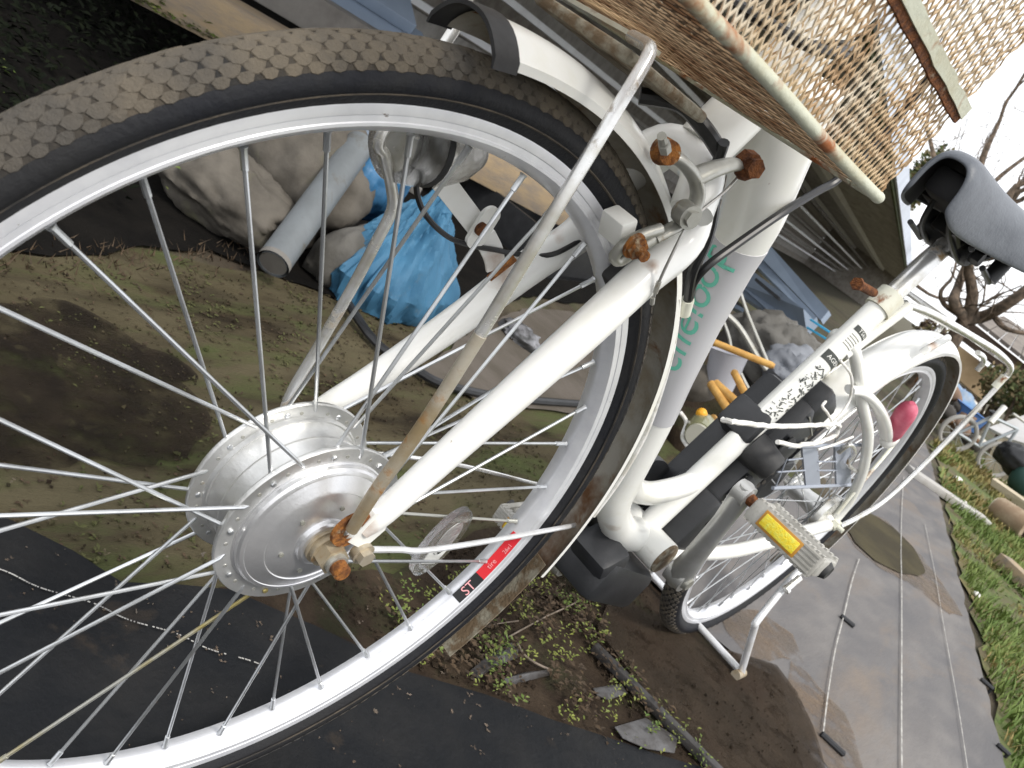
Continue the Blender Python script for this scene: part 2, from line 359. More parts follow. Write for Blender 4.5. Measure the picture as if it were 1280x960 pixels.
G['wood_handle'] = mat('varnished_wood', (.62, .36, .10), .5, 0, (.50, .27, .07), 20, .4, .6, stretch=(3, 3, 1))
G['rack'] = mat('blue_grey_plastic', (.34, .37, .43), .5, 0, (.29, .315, .37), 9, .4, .7)
G['pale'] = mat('pale_plaster', (.76, .72, .65), .8, 0, (.66, .62, .55), 3, .4, .6)
G['tan'] = mat('tan_boarding', (.60, .44, .26), .8, 0, (.52, .37, .21), 4, .4, .6)
G['roof'] = mat('brown_grey_roof', (.21, .185, .16), .9, 0, (.15, .13, .115), 4, .4, .6, bump=.6, bs=20)
G['eave'] = mat('dark_brown_eave', (.075, .05, .035), .8)
G['beige'] = mat('beige_panel', (.52, .45, .33), .7, 0, (.45, .39, .28), 3, .4, .6)
G['hedge'] = mat('olive_brown_foliage', (.12, .11, .045), .8, 0, (.19, .14, .075), 5, .4, .6)
G['hedge2'] = mat('dark_green_foliage', (.05, .075, .022), .8, 0, (.085, .095, .03), 5, .4, .6)
G['bluepl'] = mat('blue_plastic', (.05, .13, .33), .5)
G['white_pl'] = mat('white_plastic', (.78, .77, .72), .5)
G['dark_tub'] = mat('black_tub', (.008, .008, .009), .55)
G['log'] = mat('pale_log', (.42, .34, .24), .85, 0, (.28, .20, .13), 8, .4, .6, bump=.6, bs=20)
G['orange'] = mat('orange_clay', (.30, .16, .08), .8, 0, (.24, .13, .07), 6, .4, .6)
def thing(name, loc, label, cat, group=None): return tag(empty(name, loc), label, cat, group)
def soft(m, scale=55, thr=.5):
    # ragged, see-through margins: the stain thins out in specks
    N = m.node_tree.nodes; L = m.node_tree.links; tc = N.new('ShaderNodeTexCoord'); n = N.new('ShaderNodeTexNoise'); n.inputs['Scale'].default_value = scale; n.inputs['Detail'].default_value = 8; n.inputs['Roughness'].default_value = .7
    L.new(tc.outputs['Object'], n.inputs['Vector']); r = N.new('ShaderNodeMapRange'); r.inputs[1].default_value = thr-.12; r.inputs[2].default_value = thr+.12; r.inputs[3].default_value = 0; r.inputs[4].default_value = .85; L.new(n.outputs[0], r.inputs[0])
    L.new(r.outputs[0], N['Principled BSDF'].inputs['Alpha'])
soft(G['silt'], 16, .48); soft(G['mud'], 24, .36)
def pz(*pts, z=0): return [onz(px, py, z) for px, py in pts]
DL = V((-.285, 1, 0)).normalized()          # the weed fabric and the shed run this way
DN = V((1, .285, 0)).normalized()
# ---- ground, one sheet to the horizon, with the patches and fabrics lying on it
gm = MB(); n_ = 40
gm.add([(-400, -400, 0), (400, -400, 0), (400, 400, 0), (-400, 400, 0)], [(0, 1, 2, 3)])
g_ = gm.build('ground', G['ground']); g_['kind'] = 'structure'
sheet('bare_earth', [(-1.05, -.6), (-.86, .10), (-1.0, .45), (-1.06, .72), (-.95, 1.1), (-1.35, 2.4), (-1.6, 4.5), (-.6, 4.5), (-.3, 2.0), (-.05, 1.0), (0, .2), (-.1, -.6)], .004, G['lit'], .04)
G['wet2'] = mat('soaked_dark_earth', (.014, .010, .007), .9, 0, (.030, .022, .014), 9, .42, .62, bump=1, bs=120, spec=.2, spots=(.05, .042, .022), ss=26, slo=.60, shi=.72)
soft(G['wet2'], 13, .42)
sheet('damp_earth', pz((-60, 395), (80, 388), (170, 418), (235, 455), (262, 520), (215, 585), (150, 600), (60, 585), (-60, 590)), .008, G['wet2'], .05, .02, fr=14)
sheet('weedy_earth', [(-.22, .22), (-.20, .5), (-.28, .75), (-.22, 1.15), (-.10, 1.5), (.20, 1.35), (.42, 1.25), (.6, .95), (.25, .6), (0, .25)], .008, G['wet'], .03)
sheet('soil_in_shade', [(-.86, .04), (-.95, .36), (-1.08, .62), (-1.02, .85), (-.94, 1.10), (-1.30, 1.9), (-1.75, 3.4), (-2.6, 6.5), (-9, 6.5), (-9, -6), (-1.2, -6), (-.95, -.6)], .008, G['shade_soil'], .03)
sheet('weed_fabric', [(-.38, -1.6), (-.33, -.2), (-.322, .01), (-.27, .06), (-.217, .10), (-.20, .22), (-.13, .30), (-.038, .405), (.08, .58), (.205, .79), (.34, 1.02), (.62, 1.25), (1.6, .9), (2.4, -1.8)], .012, G['black_mat'], .012).__setitem__('label', 'black fabric')
# grey fabric with its woven lines
A0 = onz(1250, 960); GW = [(-.30, 1.10), (-.012, 1.150), (.10, 1.20), (.155, 1.28), (.20, 1.21), (.25, 1.13), (.32, 1.05), (.50, .95), (.88, .80), (.535, 1.93), (.20, 3.05), (-.16, 4.25), (-.775, 6.36), (-1.05, 7.2), (-1.75, 7.0), (-1.35, 5.4), (-.95, 3.9), (-.62, 2.7), (-.42, 1.8)]
sheet('weed_fabric', GW, .016, G['grey_mat'], .012)
sheet('silt_patch', pz((985, 835), (975, 860), (1000, 905), (1015, 955), (1030, 975), (1075, 975), (1050, 900), (1025, 875), (1005, 850)), .0175, G['silt'], .012)
sheet('silt_patch', pz((890, 770), (905, 800), (930, 830), (975, 832), (1000, 838), (985, 800), (940, 770)), .0175, G['silt'], .015)
sheet('silt_patch', pz((1040, 655), (1066, 690), (1095, 715), (1130, 732), (1180, 770), (1200, 775), (1165, 720), (1145, 695), (1105, 655), (1075, 640)), .0175, G['silt'], .02)
sheet('mud_patch', pz((755, 745), (800, 775), (862, 786), (880, 815), (912, 826), (960, 838), (985, 872), (1004, 915), (1022, 975), (880, 975), (800, 880), (740, 800)), .021, G['mud'], .012)
sheet('puddle', pz((1045, 652), (1062, 682), (1088, 706), (1120, 722), (1146, 728), (1150, 712), (1138, 690), (1112, 664), (1085, 646), (1060, 640)), .021, mat('olive_mud', (.038, .031, .016), .8, 0, (.06, .05, .024), 6, .4, .62, bump=.6, bs=80, spec=.2), .015)
def strip(name, pts, wd, z, m, kind='structure', label=None):
    P = [V((p.x, p.y, z)) for p in pts]; mb = MB(); vs = []
    for i, p in enumerate(P):
        t = (P[min(i+1, len(P)-1)]-P[max(i-1, 0)]).normalized(); s = V((-t.y, t.x, 0))*wd*random.uniform(.75, 1.2); vs += [p-s, p+s]
    mb.add(vs, [(2*i, 2*i+1, 2*i+3, 2*i+2) for i in range(len(P)-1)]); o = mb.build(name, m)
    o['kind'] = kind
    return o
random.seed(21)
l1 = [onz(1019, 925), onz(1026, 875), onz(1036, 820), onz(1048, 775), onz(1058, 735), onz(1068, 705)]
l2 = [onz(1117, 985), onz(1118, 900), onz(1120, 800), onz(1121, 735), onz(1121, 690), onz(1123, 640), onz(1126, 600)]
l3 = [onz(1202, 985), onz(1195, 930), onz(1188, 880), onz(1180, 830), onz(1172, 780), onz(1163, 720), onz(1152, 660)]
for L, wd in ((l1, .0015), (l2, .0017), (l3, .0010)): strip('woven_line', spline(L, 8), wd, .0225, G['line'])
# dashed white stitching on the black fabric
d0, d1 = onz(-40, 715), onz(330, 848)
dm = MB(); random.seed(9)
for k in range(96):
    t = k/96; p = d0.lerp(d1, t)+V((0, .004*sin(k*.23), 0)); t2 = (d1-d0).normalized(); a = random.uniform(.25, .6)
    if random.random() < (.95 if t < .6 else .55): 
        s = V((-t2.y, t2.x, 0))*.0009; q = p+t2*.0042*a*1.4; dm.add([V((p.x, p.y, .0142))-s, V((q.x, q.y, .0142))-s, V((q.x, q.y, .0142))+s, V((p.x, p.y, .0142))+s], [(0, 1, 2, 3)])
o = dm.build('stitching', G['line'], smooth=False); o['kind'] = 'stuff'
# fabric pins
def pin(px, py, qx, qy, label):
    a, b = onz(px, py, .022), onz(qx, qy, .022); t = thing('fabric_pin', (a+b)/2, label, 'peg', 'black pegs holding the grey fabric')
    m_ = MB(); m_.tube([a, a+(b-a)*.05, b-(b-a)*.05, b], [.003, .006, .006, .003], 8); m_.build('bar', M['black'], t)
    m_ = MB(); m_.tube([a+(b-a)*.1+V((0, 0, -.02)), a+(b-a)*.1+V((0, 0, .004))], .004, 6); m_.build('prong', M['black'], t); m_ = MB(); m_.tube([b-(b-a)*.1+V((0, 0, -.02)), b-(b-a)*.1+V((0, 0, .004))], .004, 6); m_.build('prong', M['black'], t)
pin(1051, 769, 1068, 783, 'small black peg halfway along the left white line of the grey fabric')
pin(1026, 916, 1056, 944, 'black peg in tan silt at the near end of the left white line')
pin(1226, 848, 1242, 862, 'black peg at the fabric edge beside the right hand grass')
pin(1247, 930, 1262, 944, 'nearest black peg on the grass edge of the grey fabric')
# dark strip of wood lying on the mud
a, b = onz(742, 808, .02), onz(905, 972, .02)
t = (b-a).normalized(); m_ = MB(); R_ = rotmat(t, V((0, 0, 1)).cross(t)); m_.box((a+b)/2+V((0, 0, .0)), ((b-a).length, .016, .014), R_, .002)
o = m_.build('wooden_strip', mat('dark_wet_wood', (.045, .042, .042), .6, 0, (.025, .022, .02), 20, .4, .6, bump=.5, bs=60), loc=(a+b)/2); tag(o, 'dark wet wooden strip lying between weeds and brown mud', 'batten')
# torn film scraps
def scrap(pts, label, z=.013, m=None):
    P = pz(*pts); mb = MB(); c = sum(P, V())/len(P); n = len(P); vs = []
    for i, p in enumerate(P): vs.append(V((p.x, p.y, z+.004*random.random())))
    vs.append(V((c.x, c.y, z+.010))); vs += [q-V((0, 0, .0012)) for q in vs]
    fs = [(i, (i+1) % n, n) for i in range(n)]+[((i+1) % n+n+1, i+n+1, 2*n+1) for i in range(n)]+[(i, i+n+1, (i+1) % n+n+1, (i+1) % n) for i in range(n)]
    o = mb.add(vs, fs).build('plastic_scrap', m or mat('grey_film', (.12, .12, .125), .4, 0, (.06, .058, .056), 30, .4, .6, bump=.6, bs=60), loc=c); tag(o, label, 'scrap', 'scraps of torn grey film')
random.seed(4)
fm = mat('grey_film', (.10, .098, .10), .45, 0, (.05, .045, .042), 30, .4, .6, bump=.6, bs=60)
scrap([(578, 850), (600, 830), (632, 812), (642, 818), (640, 830), (612, 842), (590, 858)], 'torn grey film scrap nearest the front tyre', m=fm)
scrap([(622, 858), (650, 850), (680, 845), (682, 852), (650, 860), (628, 866)], 'narrow grey film scrap among weeds, right of the one by the tyre', m=fm)
scrap([(735, 868), (770, 862), (776, 876), (752, 884), (738, 878)], 'small pale film scrap beside the dark wooden strip', m=fm)
scrap([(760, 918), (800, 905), (840, 930), (835, 950), (800, 945), (770, 932)], 'larger grey film scrap at the bottom among weeds', m=fm)
# twigs
def twig(pts, r, label, m=None):
    P = [onz(a, b, .016) for a, b in pts]; c = sum(P, V())/len(P)
    o = MB().tube(spline(P, 4), r, 7).build('twig', m or mat('pale_twig', (.30, .25, .20), .8), loc=c); tag(o, label, 'twig', 'twigs on the soil')
tw = mat('pale_twig', (.27, .22, .18), .8, 0, (.15, .12, .09), 40, .4, .6)
twig([(645, 800), (655, 818), (672, 830), (690, 838)], .0016, 'short curved grey twig beside the torn film near the tyre', tw)
twig([(636, 796), (680, 772), (710, 758), (745, 740)], .0012, 'long thin twig slanting over the brown soil', tw)
twig([(594, 786), (620, 780), (648, 776)], .0009, 'thin pale stem lying just right of the front tyre', tw)
# small weeds and litter
def in_poly(P, n, seed):
    random.seed(seed); xs = [p[0] for p in P]; ys = [p[1] for p in P]; o = []
    while len(o) < n:
        x, y = random.uniform(min(xs), max(xs)), random.uniform(min(ys), max(ys)); c = False; j = len(P)-1
        for i in range(len(P)):
            if (P[i][1] > y) != (P[j][1] > y) and x < (P[j][0]-P[i][0])*(y-P[i][1])/(P[j][1]-P[i][1])+P[i][0]: c = not c
            j = i
        if c: o.append((x, y))
    return o
def clumpy(pts, f, th, off=0): return [(x, y, .010) for x, y in pts if noise.noise(V((x*f, y*f, off))) > th]
wz = [(-.17, .42), (-.20, .75), (-.14, 1.0), (-.08, .93), (.0, .82), (.22, .87), (.30, .86), (.20, .76), (.08, .58), (-.04, .42)]
w1 = clumpy(in_poly(wz, 1500, 1), 14, .16); w2 = clumpy(in_poly(wz, 900, 2), 18, .1, 5); w3 = clumpy(in_poly(wz, 850, 3), 9, -.05, 9)
leaves('w', w1, None, .0046).build('ground_weeds', G['leafg'], smooth=False)['kind'] = 'stuff'
leaves('w', w2, None, .0042).build('ground_weeds', G['leafy'], smooth=False)['kind'] = 'stuff'
leaves('w', w3, None, .0065, tilt=.25).build('leaf_litter', G['leafb'], smooth=False)['kind'] = 'stuff'
fz = in_poly([(-.45, -.2), (-.30, .3), (.2, .8), (.4, .6), (-.1, .0)], 130, 8); leaves('w', [(x, y, .012) for x, y in fz], None, .003, tilt=.2, lift=(0, .003)).build('leaf_litter', G['silt'], smooth=False)['kind'] = 'stuff'
# moss tufts and crumbs on the bare earth
mz = [(-1.0, -.3), (-.86, .14), (-1.05, .7), (-.95, 1.2), (-.3, 1.2), (-.2, .3), (-.35, -.3)]
leaves('w', [(x, y, .004) for x, y, z in clumpy(in_poly(mz, 2600, 4), 7, .12)], None, .0045, tilt=.5, lift=(0, .004)).build('moss', mat('moss_green', (.055, .06, .018), .9, 0, (.085, .085, .03), 60, .4, .6), smooth=False)['kind'] = 'stuff'
leaves('w', [(x, y, .004) for x, y in in_poly(mz, 900, 5)], None, .004, tilt=.3, lift=(0, .003)).build('earth_crumbs', G['leafb'], smooth=False)['kind'] = 'stuff'
def grit(name, P, n, seed, s0, s1, m, z=.006):
    random.seed(seed); mb = MB()
    for x, y in in_poly(P, n, seed):
        if noise.noise(V((x*5, y*5, seed))) < -.15: continue
        s = random.uniform(s0, s1)*(1 if random.random() < .93 else 2.0); c = V((x, y, z+s*.3)); R_ = Matrix.Rotation(random.random()*6, 3, V((random.random(), random.random(), 1)).normalized())
        vs = [c+R_ @ V((s*random.uniform(.6, 1)*a, s*random.uniform(.6, 1)*b_, s*.6*c_)) for a, b_, c_ in ((1, 0, 0), (-1, 0, 0), (0, 1, 0), (0, -1, 0), (0, 0, 1), (0, 0, -1))]
        mb.add(vs, [(0, 2, 4), (2, 1, 4), (1, 3, 4), (3, 0, 4), (2, 0, 5), (1, 2, 5), (3, 1, 5), (0, 3, 5)])
    mb.build(name, m, smooth=False)['kind'] = 'stuff'
grit('soil_crumbs', [(-1.05, -.4), (-.86, .14), (-1.05, .7), (-.95, 1.2), (-.3, 1.2), (-.2, .3), (-.35, -.3)], 3600, 51, .0012, .004, G['lit'])
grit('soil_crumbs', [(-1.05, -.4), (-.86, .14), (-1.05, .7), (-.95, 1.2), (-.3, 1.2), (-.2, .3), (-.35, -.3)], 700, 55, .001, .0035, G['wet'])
grit('soil_crumbs', [(-.22, .3), (-.24, .9), (-.1, 1.1), (.15, .9), (.22, .85), (-.04, .42)], 2600, 52, .0012, .004, G['mud'], .010)
grit('soil_crumbs', [(-.02, .85), (.02, 1.15), (.12, 1.2), (.3, 1.12), (.22, .9)], 260, 53, .001, .0026, G['mud'], .022)
grit('grit', [(-.32, -.3), (-.28, .05), (.2, .75), (.5, 1.0), (.7, .6), (0, -.5)], 700, 54, .0006, .0018, G['silt'], .013)
# stubble where the bare earth meets the soil coloured for shade
sb_ = MB(); random.seed(31)
for k in range(260):
    t = random.random(); p = onz(-20, 333).lerp(onz(330, 322), t)+V((random.gauss(0, .03), random.gauss(0, .02), .005)); h = random.uniform(.006, .022); d = V((random.gauss(0, .012), random.gauss(0, .012), h)); s = V((.0011, .0011, 0))
    sb_.add([p-s, p+s, p+d], [(0, 1, 2)])
sb_.build('dry_stubble', G['leafb'], smooth=False)['kind'] = 'stuff'
# leafy ground cover at the left, its colour darkened for the shade there
dz = [(-1.1, .25), (-1.2, .9), (-2.2, 2.2), (-3.2, 2.4), (-3.6, .2), (-2.0, -.4)]
leaves('w', [(x, y, .01) for x, y in in_poly(dz, 4200, 6) if not (x > -1.75 and y > .45)], None, .017, lift=(0, .13), tilt=.6).build('shade_ground_cover', G['leafd'], smooth=False)['kind'] = 'stuff'
leaves('w', [(x, y, .05) for x, y in in_poly([(-1.0, .15), (-1.15, .6), (-1.6, .5), (-1.3, -.1)], 16, 7)], None, .012, lift=(0, .06), tilt=.5).build('ground_weeds', G['leafg'], smooth=False)['kind'] = 'stuff'
# ---- left side clutter
def lump(name, c, r, m, label, cat, seed, amp=.28, fq=3.2, sc=(1, 1, 1), rot=0, ridge=.0, n=46, peak=0, cut=True, group=None, fold=1):
    c = V(c); vs = []; k = n//2; R_ = Matrix.Rotation(rot, 3, 'Z'); mb = MB()
    for i in range(k+1):
        for j in range(n):
            t = pi*i/k; f = 2*pi*j/n; d = V((sin(t)*cos(f), sin(t)*sin(f), cos(t))); q = V((d.x*fold, d.y*fold, d.z/fold))*fq+V((seed, seed*.7, seed*1.3))
            a = noise.noise(q)*.6+noise.noise(q*2.1)*.35; 
            if ridge: a += ridge*(1-2*abs(noise.noise(q*1.6+V((4, 4, 4)))))+ridge*.6*(1-2*abs(noise.noise(q*3.4+V((1, 7, 2)))))
            kz = 1-peak*max(0, d.z); p = R_ @ V((d.x*sc[0]*kz, d.y*sc[1]*kz, d.z*sc[2]))*r*(1+amp*a); p = p+c
            if cut and p.z < .006: p.z = .006
            vs.append(p)
    mb.add(vs, [(i*n+j, (i+1)*n+j, (i+1)*n+(j+1) % n, i*n+(j+1) % n) for i in range(k) for j in range(n)])
    o = mb.build(name, m, loc=(c.x, c.y, 0), auto=(24 if ridge > .5 else 80)); tag(o, label, cat, group); return o
c = onz(262, 285, .10); lump('sack', onz(262, 288)+V((-.04, .03, .075)), .125, G['sack'], 'faded beige sack slumped on shaded soil left of the grey pipe', 'sack', 3.1, .30, 1.5, (1.25, .85, .62), .5, .35, 70)
c = onz(372, 262, .16); lump('sack', onz(345, 305)+V((-.11, .06, .145)), .165, G['sack'], 'paler and taller beige sack standing behind the grey pipe', 'sack', 8.4, .28, 1.3, (1.0, .85, .95), .3, .32, 70)
# pipe
a = onz(341, 330, .06); b = atd(450, 180, 2.05)
pt = thing('plastic_pipe', a, 'grey plastic pipe leaning between the beige sacks and the blue tarpaulin', 'pipe')
m_ = MB(); m_.tube([a, b], .0345, 28, cap=False); m_.tube([b, a], .030, 28, cap=False)
for p, s in ((a, 1), (b, -1)):
    pass
m_.build('pipe_wall', G['pvc'], pt); m_ = MB(); d_ = (b-a).normalized(); m_.tube([a, a+d_*.012], .0352, 28, cap=False); m_.tube([a+d_*.002, a+d_*.003], .030, 28); m_.build('pipe_end', G['timber_grey'], pt)
# tarpaulin
tc0 = onz(488, 388); lump('tarpaulin', V((tc0.x-.07, tc0.y+.02, .07)), .20, G['tarp'], 'crumpled bright blue tarpaulin heaped on the soil behind the front wheel', 'tarpaulin', 5.7, .26, 1.2, (.62, 1.02, 1.0), .35, .55, 120, peak=.62, fold=1.7)
lump('tarpaulin', tc0+V((-.22, -.06, .22)), .085, mat('deep_blue_tarp', (.045, .16, .31), .45, 0, (.03, .11, .22), 6, .4, .7, bump=.6, bs=35), 'small bunched blue tarpaulin end on top of the heap, by the pipe', 'tarpaulin', 2.2, .35, 1.3, (.8, 1.0, 1.0), .1, .5, 60, cut=False, fold=1.5)  # smaller piece in its own slightly deeper blue
lump('paper_bag', onz(428, 250, .10), .075, mat('pale_torn_paper', (.55, .53, .5), .8, 0, (.3, .27, .23), 9, .4, .6), 'crumpled whitish paper wedged between pipe and blue tarpaulin', 'paper', 4.4, .4, 2.4, (.5, 1.2, 1.1), .3, .4, 36)
lump('sack', onz(432, 330, .05), .10, G['sackg'], 'low grey sack beside the lower end of the grey pipe', 'sack', 6.6, .3, 1.8, (.6, 1.1, .9), .3, .2, 36)
# timber sill and steel sheets in front of the shed
def beam(name, a, b, wd, ht, m, label, cat, group=None, bev=.004, parent=None, upv=(0, 0, 1)):
    a, b = V(a), V(b); t = (b-a).normalized(); u = V(upv); s = u.cross(t).normalized(); n = t.cross(s); R_ = Matrix((t, s, n)).transposed()
    m_ = MB(); m_.box((a+b)/2, ((b-a).length, wd, ht), R_, bev)
    if parent is not None: return m_.build(name, m, parent)
    o = m_.build(name, m, loc=(a+b)/2); return tag(o, label, cat, group)
ba, bb_ = onz(120, -46, .20), onz(760, 300, .20)
beam('timber_beam', ba+V((-.09, 0, .02)), bb_+V((-.09, 0, .02)), .19, .13, G['timber'], 'long weathered tan timber beam with mossy lower edge', 'beam')
random.seed(12); mo = MB()
ms_ = []
for k in range(420):
    t = random.uniform(.0, .55); p = ba.lerp(bb_, t)+V((random.gauss(.0, .012), 0, -.045+abs(random.gauss(0, .016)))); ms_.append((p.x, p.y, p.z))
leaves('m', ms_, None, .014, lift=(0, .008), tilt=.4).build('moss', mat('bright_moss', (.15, .19, .03), .9, 0, (.07, .10, .02), 20, .4, .6), smooth=False)['kind'] = 'stuff'
off = V((-.30, .02, .10))
beam('timber_beam', ba+off+V((0, 0, .06)), bb_+off+V((0, 0, .06)), .14, .12, G['timber_grey'], 'grey timber beam lying behind the tan mossy beam', 'beam')
gp_ = 'blue grey steel planks stacked by the shed'
for i, (dx, dz, wd, ht, lab) in enumerate(((-.50, .22, .22, .05, 'lowest blue grey steel plank behind the grey timber beam'), (-.62, .33, .26, .05, 'second blue grey steel plank up, behind the grey timber beam'), (-.80, .46, .30, .05, 'third blue grey steel plank up in the stack behind the beams'), (-.98, .60, .30, .05, 'top blue grey steel plank of the stack behind the beams'))):
    o = V((dx, .02, dz)); beam('steel_plank', ba.lerp(bb_, .12*i)+o, ba.lerp(bb_, .60-.03*i)+o, wd, ht, G['steel_blue'], lab, 'steel plank', gp_, .003, upv=(.45, 0, 1))
# one short sheet in front, under the tyre line
def panel_(name, pts, d, th, m, label, cat, parent=None, group=None):
    P = [atd(px, py, d+dd) for px, py, dd in pts]; n = (P[1]-P[0]).cross(P[2]-P[0]).normalized(); mb = MB().prism(P, n, th)
    if parent is not None: return mb.build(name, m, parent, smooth=False)
    o = mb.build(name, m, loc=P[0], smooth=False); return tag(o, label, cat, group)
panel_('steel_plank', [(436, 172, .05), (470, 110, .25), (570, 150, .2), (516, 226, 0)], 2.42, .02, G['steel_blue'], 'short blue grey steel plank leaning above the blue tarpaulin', 'steel plank', None, gp_)
a, b = atd(416, 176, 2.40), atd(524, 240, 2.36); beam('batten', a, b, .028, .022, G['timber_grey'], 'thin grey batten under the short steel plank above the tarpaulin', 'batten', None, .002)
lump('paper_bag', atd(402, 22, 3.5), .085, mat('white_crumpled_film', (.6, .6, .57), .6, 0, (.36, .34, .3), 12, .4, .6), 'crumpled white film on the beams at the upper edge of the picture', 'plastic sheet', 7.7, .5, 2.6, (.45, 1.6, .5), .3, .4, 40, cut=False)
# ---- the shed: long open-fronted lean-to running away at the left
EZ = 1.7; eA = onz(1122, 205, EZ); eE = onz(1136, 338, EZ); ED = (eE-eA).normalized(); EN = V((-ED.y, ED.x, 0))   # EN points into the shed
e0 = eA-ED*(eA.y-.4)/ED.y; e1 = eE+ED*14  # near end of roof runs on unseen behind the basket, added for shading
sh = thing('open_shed', e0, 'long dark open-fronted shed with pale blue roof edge, behind the bicycle', 'shed')
Lg = (e1-e0).length
def sp(a, n_in, z): q = e0+ED*a+EN*n_in; return V((q.x, q.y, z))
m_ = MB(); m_.add([sp(0, 0, EZ+.02), sp(Lg, 0, EZ+.02), sp(Lg, 4.2, EZ+.30), sp(0, 4.2, EZ+.30), sp(0, 0, EZ+.06), sp(Lg, 0, EZ+.06), sp(Lg, 4.2, EZ+.34), sp(0, 4.2, EZ+.34)], [(0, 1, 2, 3), (4, 7, 6, 5), (0, 4, 5, 1), (1, 5, 6, 2), (2, 6, 7, 3), (3, 7, 4, 0)])
m_.build('roof', G['shed_lightened'], sh, smooth=False)
m_ = MB(); m_.box((sp(0, -.02, EZ+.02)+sp(Lg, -.02, EZ+.02))/2, (Lg, .03, .17), Matrix((ED, EN, V((0, 0, 1)))).transposed()); m_.build('fascia', G['fascia'], sh)
m_ = MB(); m_.box((sp(0, .02, EZ-.07)+sp(Lg, .02, EZ-.07))/2, (Lg, .03, .05), Matrix((ED, EN, V((0, 0, 1)))).transposed()); m_.build('eave_board', G['hedge2'], sh)
k = .5
while k < Lg:
    m_ = MB(); a, b = sp(k, .06, EZ-.02), sp(k, 4.0, EZ+.24); t = (b-a).normalized(); m_.box((a+b)/2, ((b-a).length, .05, .075), Matrix((t, ED, t.cross(ED))).transposed()); m_.build('rafter', G['rafter'], sh); k += .62
for n_in, zz, nm in ((1.42, EZ-.02, 'purlin'), (2.9, EZ+.06, 'purlin')):
    m_ = MB(); m_.box((sp(0, n_in, zz)+sp(Lg, n_in, zz))/2, (Lg, .22, .10), Matrix((ED, EN, V((0, 0, 1)))).transposed()); m_.build(nm, G['shed_grey'], sh)
random.seed(61)
for k in range(26):
    if k > 9: break
    if k == 0: m_ = MB(); m_.box((sp(0, 4.16, 1.0)+sp(Lg, 4.16, 1.0))/2, (Lg, .01, 2.2), Matrix((ED, EN, V((0, 0, 1)))).transposed()); m_.build('wall_backing', G['shed_dark'], sh)
    m_ = MB(); z_ = .1+k*.19; m_.box((sp(0, 4.1, z_)+sp(Lg, 4.1, z_))/2+EN*random.uniform(-.012, .012), (Lg, .025, .182), Matrix((ED, EN, V((0, 0, 1)))).transposed()); m_.build('wall_board', G['shed_slat'] if k % 2 else G['shed_dark'], sh)
for k in ():
    if k < Lg:
        m_ = MB(); m_.box(sp(k, 1.05, (EZ-.08)/2), (.08, .08, EZ-.1), Matrix((ED, EN, V((0, 0, 1)))).transposed()); m_.build('post', G['shed_grey'], sh)
for i_, (n_in, zz) in enumerate(((1.9, 1.40), (2.1, 1.22), (2.3, 1.04), (2.5, .86), (2.7, .68), (2.9, .50))):
    m_ = MB(); m_.box((sp(3, n_in, zz)+sp(Lg, n_in, zz))/2, (Lg-3, .10, .05), Matrix((ED, EN, V((0, 0, 1)))).transposed()); m_.build('shelf_slat', G['shed_grey'] if i_ % 2 else G['timber_grey'], sh)
m_ = MB(); m_.box((sp(Lg+.02, .0, .98)+sp(Lg+.02, 4.1, .98))/2, (.03, 4.1, 2.0), Matrix((ED, EN, V((0, 0, 1)))).transposed()); m_.build('end_wall', G['shed_dark'], sh)
# blue grey planks further back
for pts, lab in (([(938, 308, .5), (952, 295, .5), (1036, 388, 0), (1026, 400, 0)], 'uppermost wide blue grey plank of the pile behind the main tube'), ([(934, 320, .5), (942, 315, .5), (1021, 396, 0), (1015, 402, 0)], 'thin blue grey plank just under the uppermost wide one'),
        ([(920, 352, .4), (933, 333, .4), (1004, 386, 0), (1018, 402, 0), (1008, 413, 0), (970, 397, .1)], 'broad lower blue grey plank with a slot, behind the main tube'), ([(916, 362, .4), (923, 357, .4), (984, 398, .1), (978, 403, .1)], 'thin lowest blue grey plank behind the main tube'), ([(905, 378, .4), (909, 375, .4), (968, 404, .1), (962, 408, .1)], 'dark thin plank edge at the bottom of the blue grey pile')):
    panel_('steel_plank', pts, 3.6, .03, G['steel_blue'], lab, 'steel plank', None, 'blue grey planks piled at the shed front')
panel_('slot', [(943, 350, .2), (945, 347, .2), (974, 371, .1), (972, 374, .1)], 3.55, .02, M['black'], 'dark slot strip on the broad blue grey plank', 'strip')
for i, (p, q, lab) in enumerate((((1014, 400), (1052, 425), 'bright blue strap end above, beside the seat tube'), ((1010, 410), (1040, 428), 'lower bright blue strap end beside the seat tube'))):
    beam('blue_strap', atd(*p, 3.3), atd(*q, 3.2), .02, .008, mat('cyan_strap', (.06, .42, .70), .5), lab, 'strap', 'bright blue straps', .001)
# grey cloth heap
lump('cloth_heap', atd(966, 446, 3.1), .155, G['sackg'], 'heap of grey cloth under the blue grey planks', 'cloth', 9.3, .35, 1.9, (1.15, 1.3, .8), .2, .4, 60, cut=False)
lump('cloth_heap', atd(1000, 472, 2.9), .11, mat('pale_grey_cloth', (.24, .255, .285), .8, 0, (.17, .18, .20), 5, .4, .6, bump=.6, bs=30), 'paler grey cloth heap just left of the seat tube label', 'cloth', 1.3, .35, 1.9, (1.1, 1.2, .7), .2, .4, 50, cut=False)
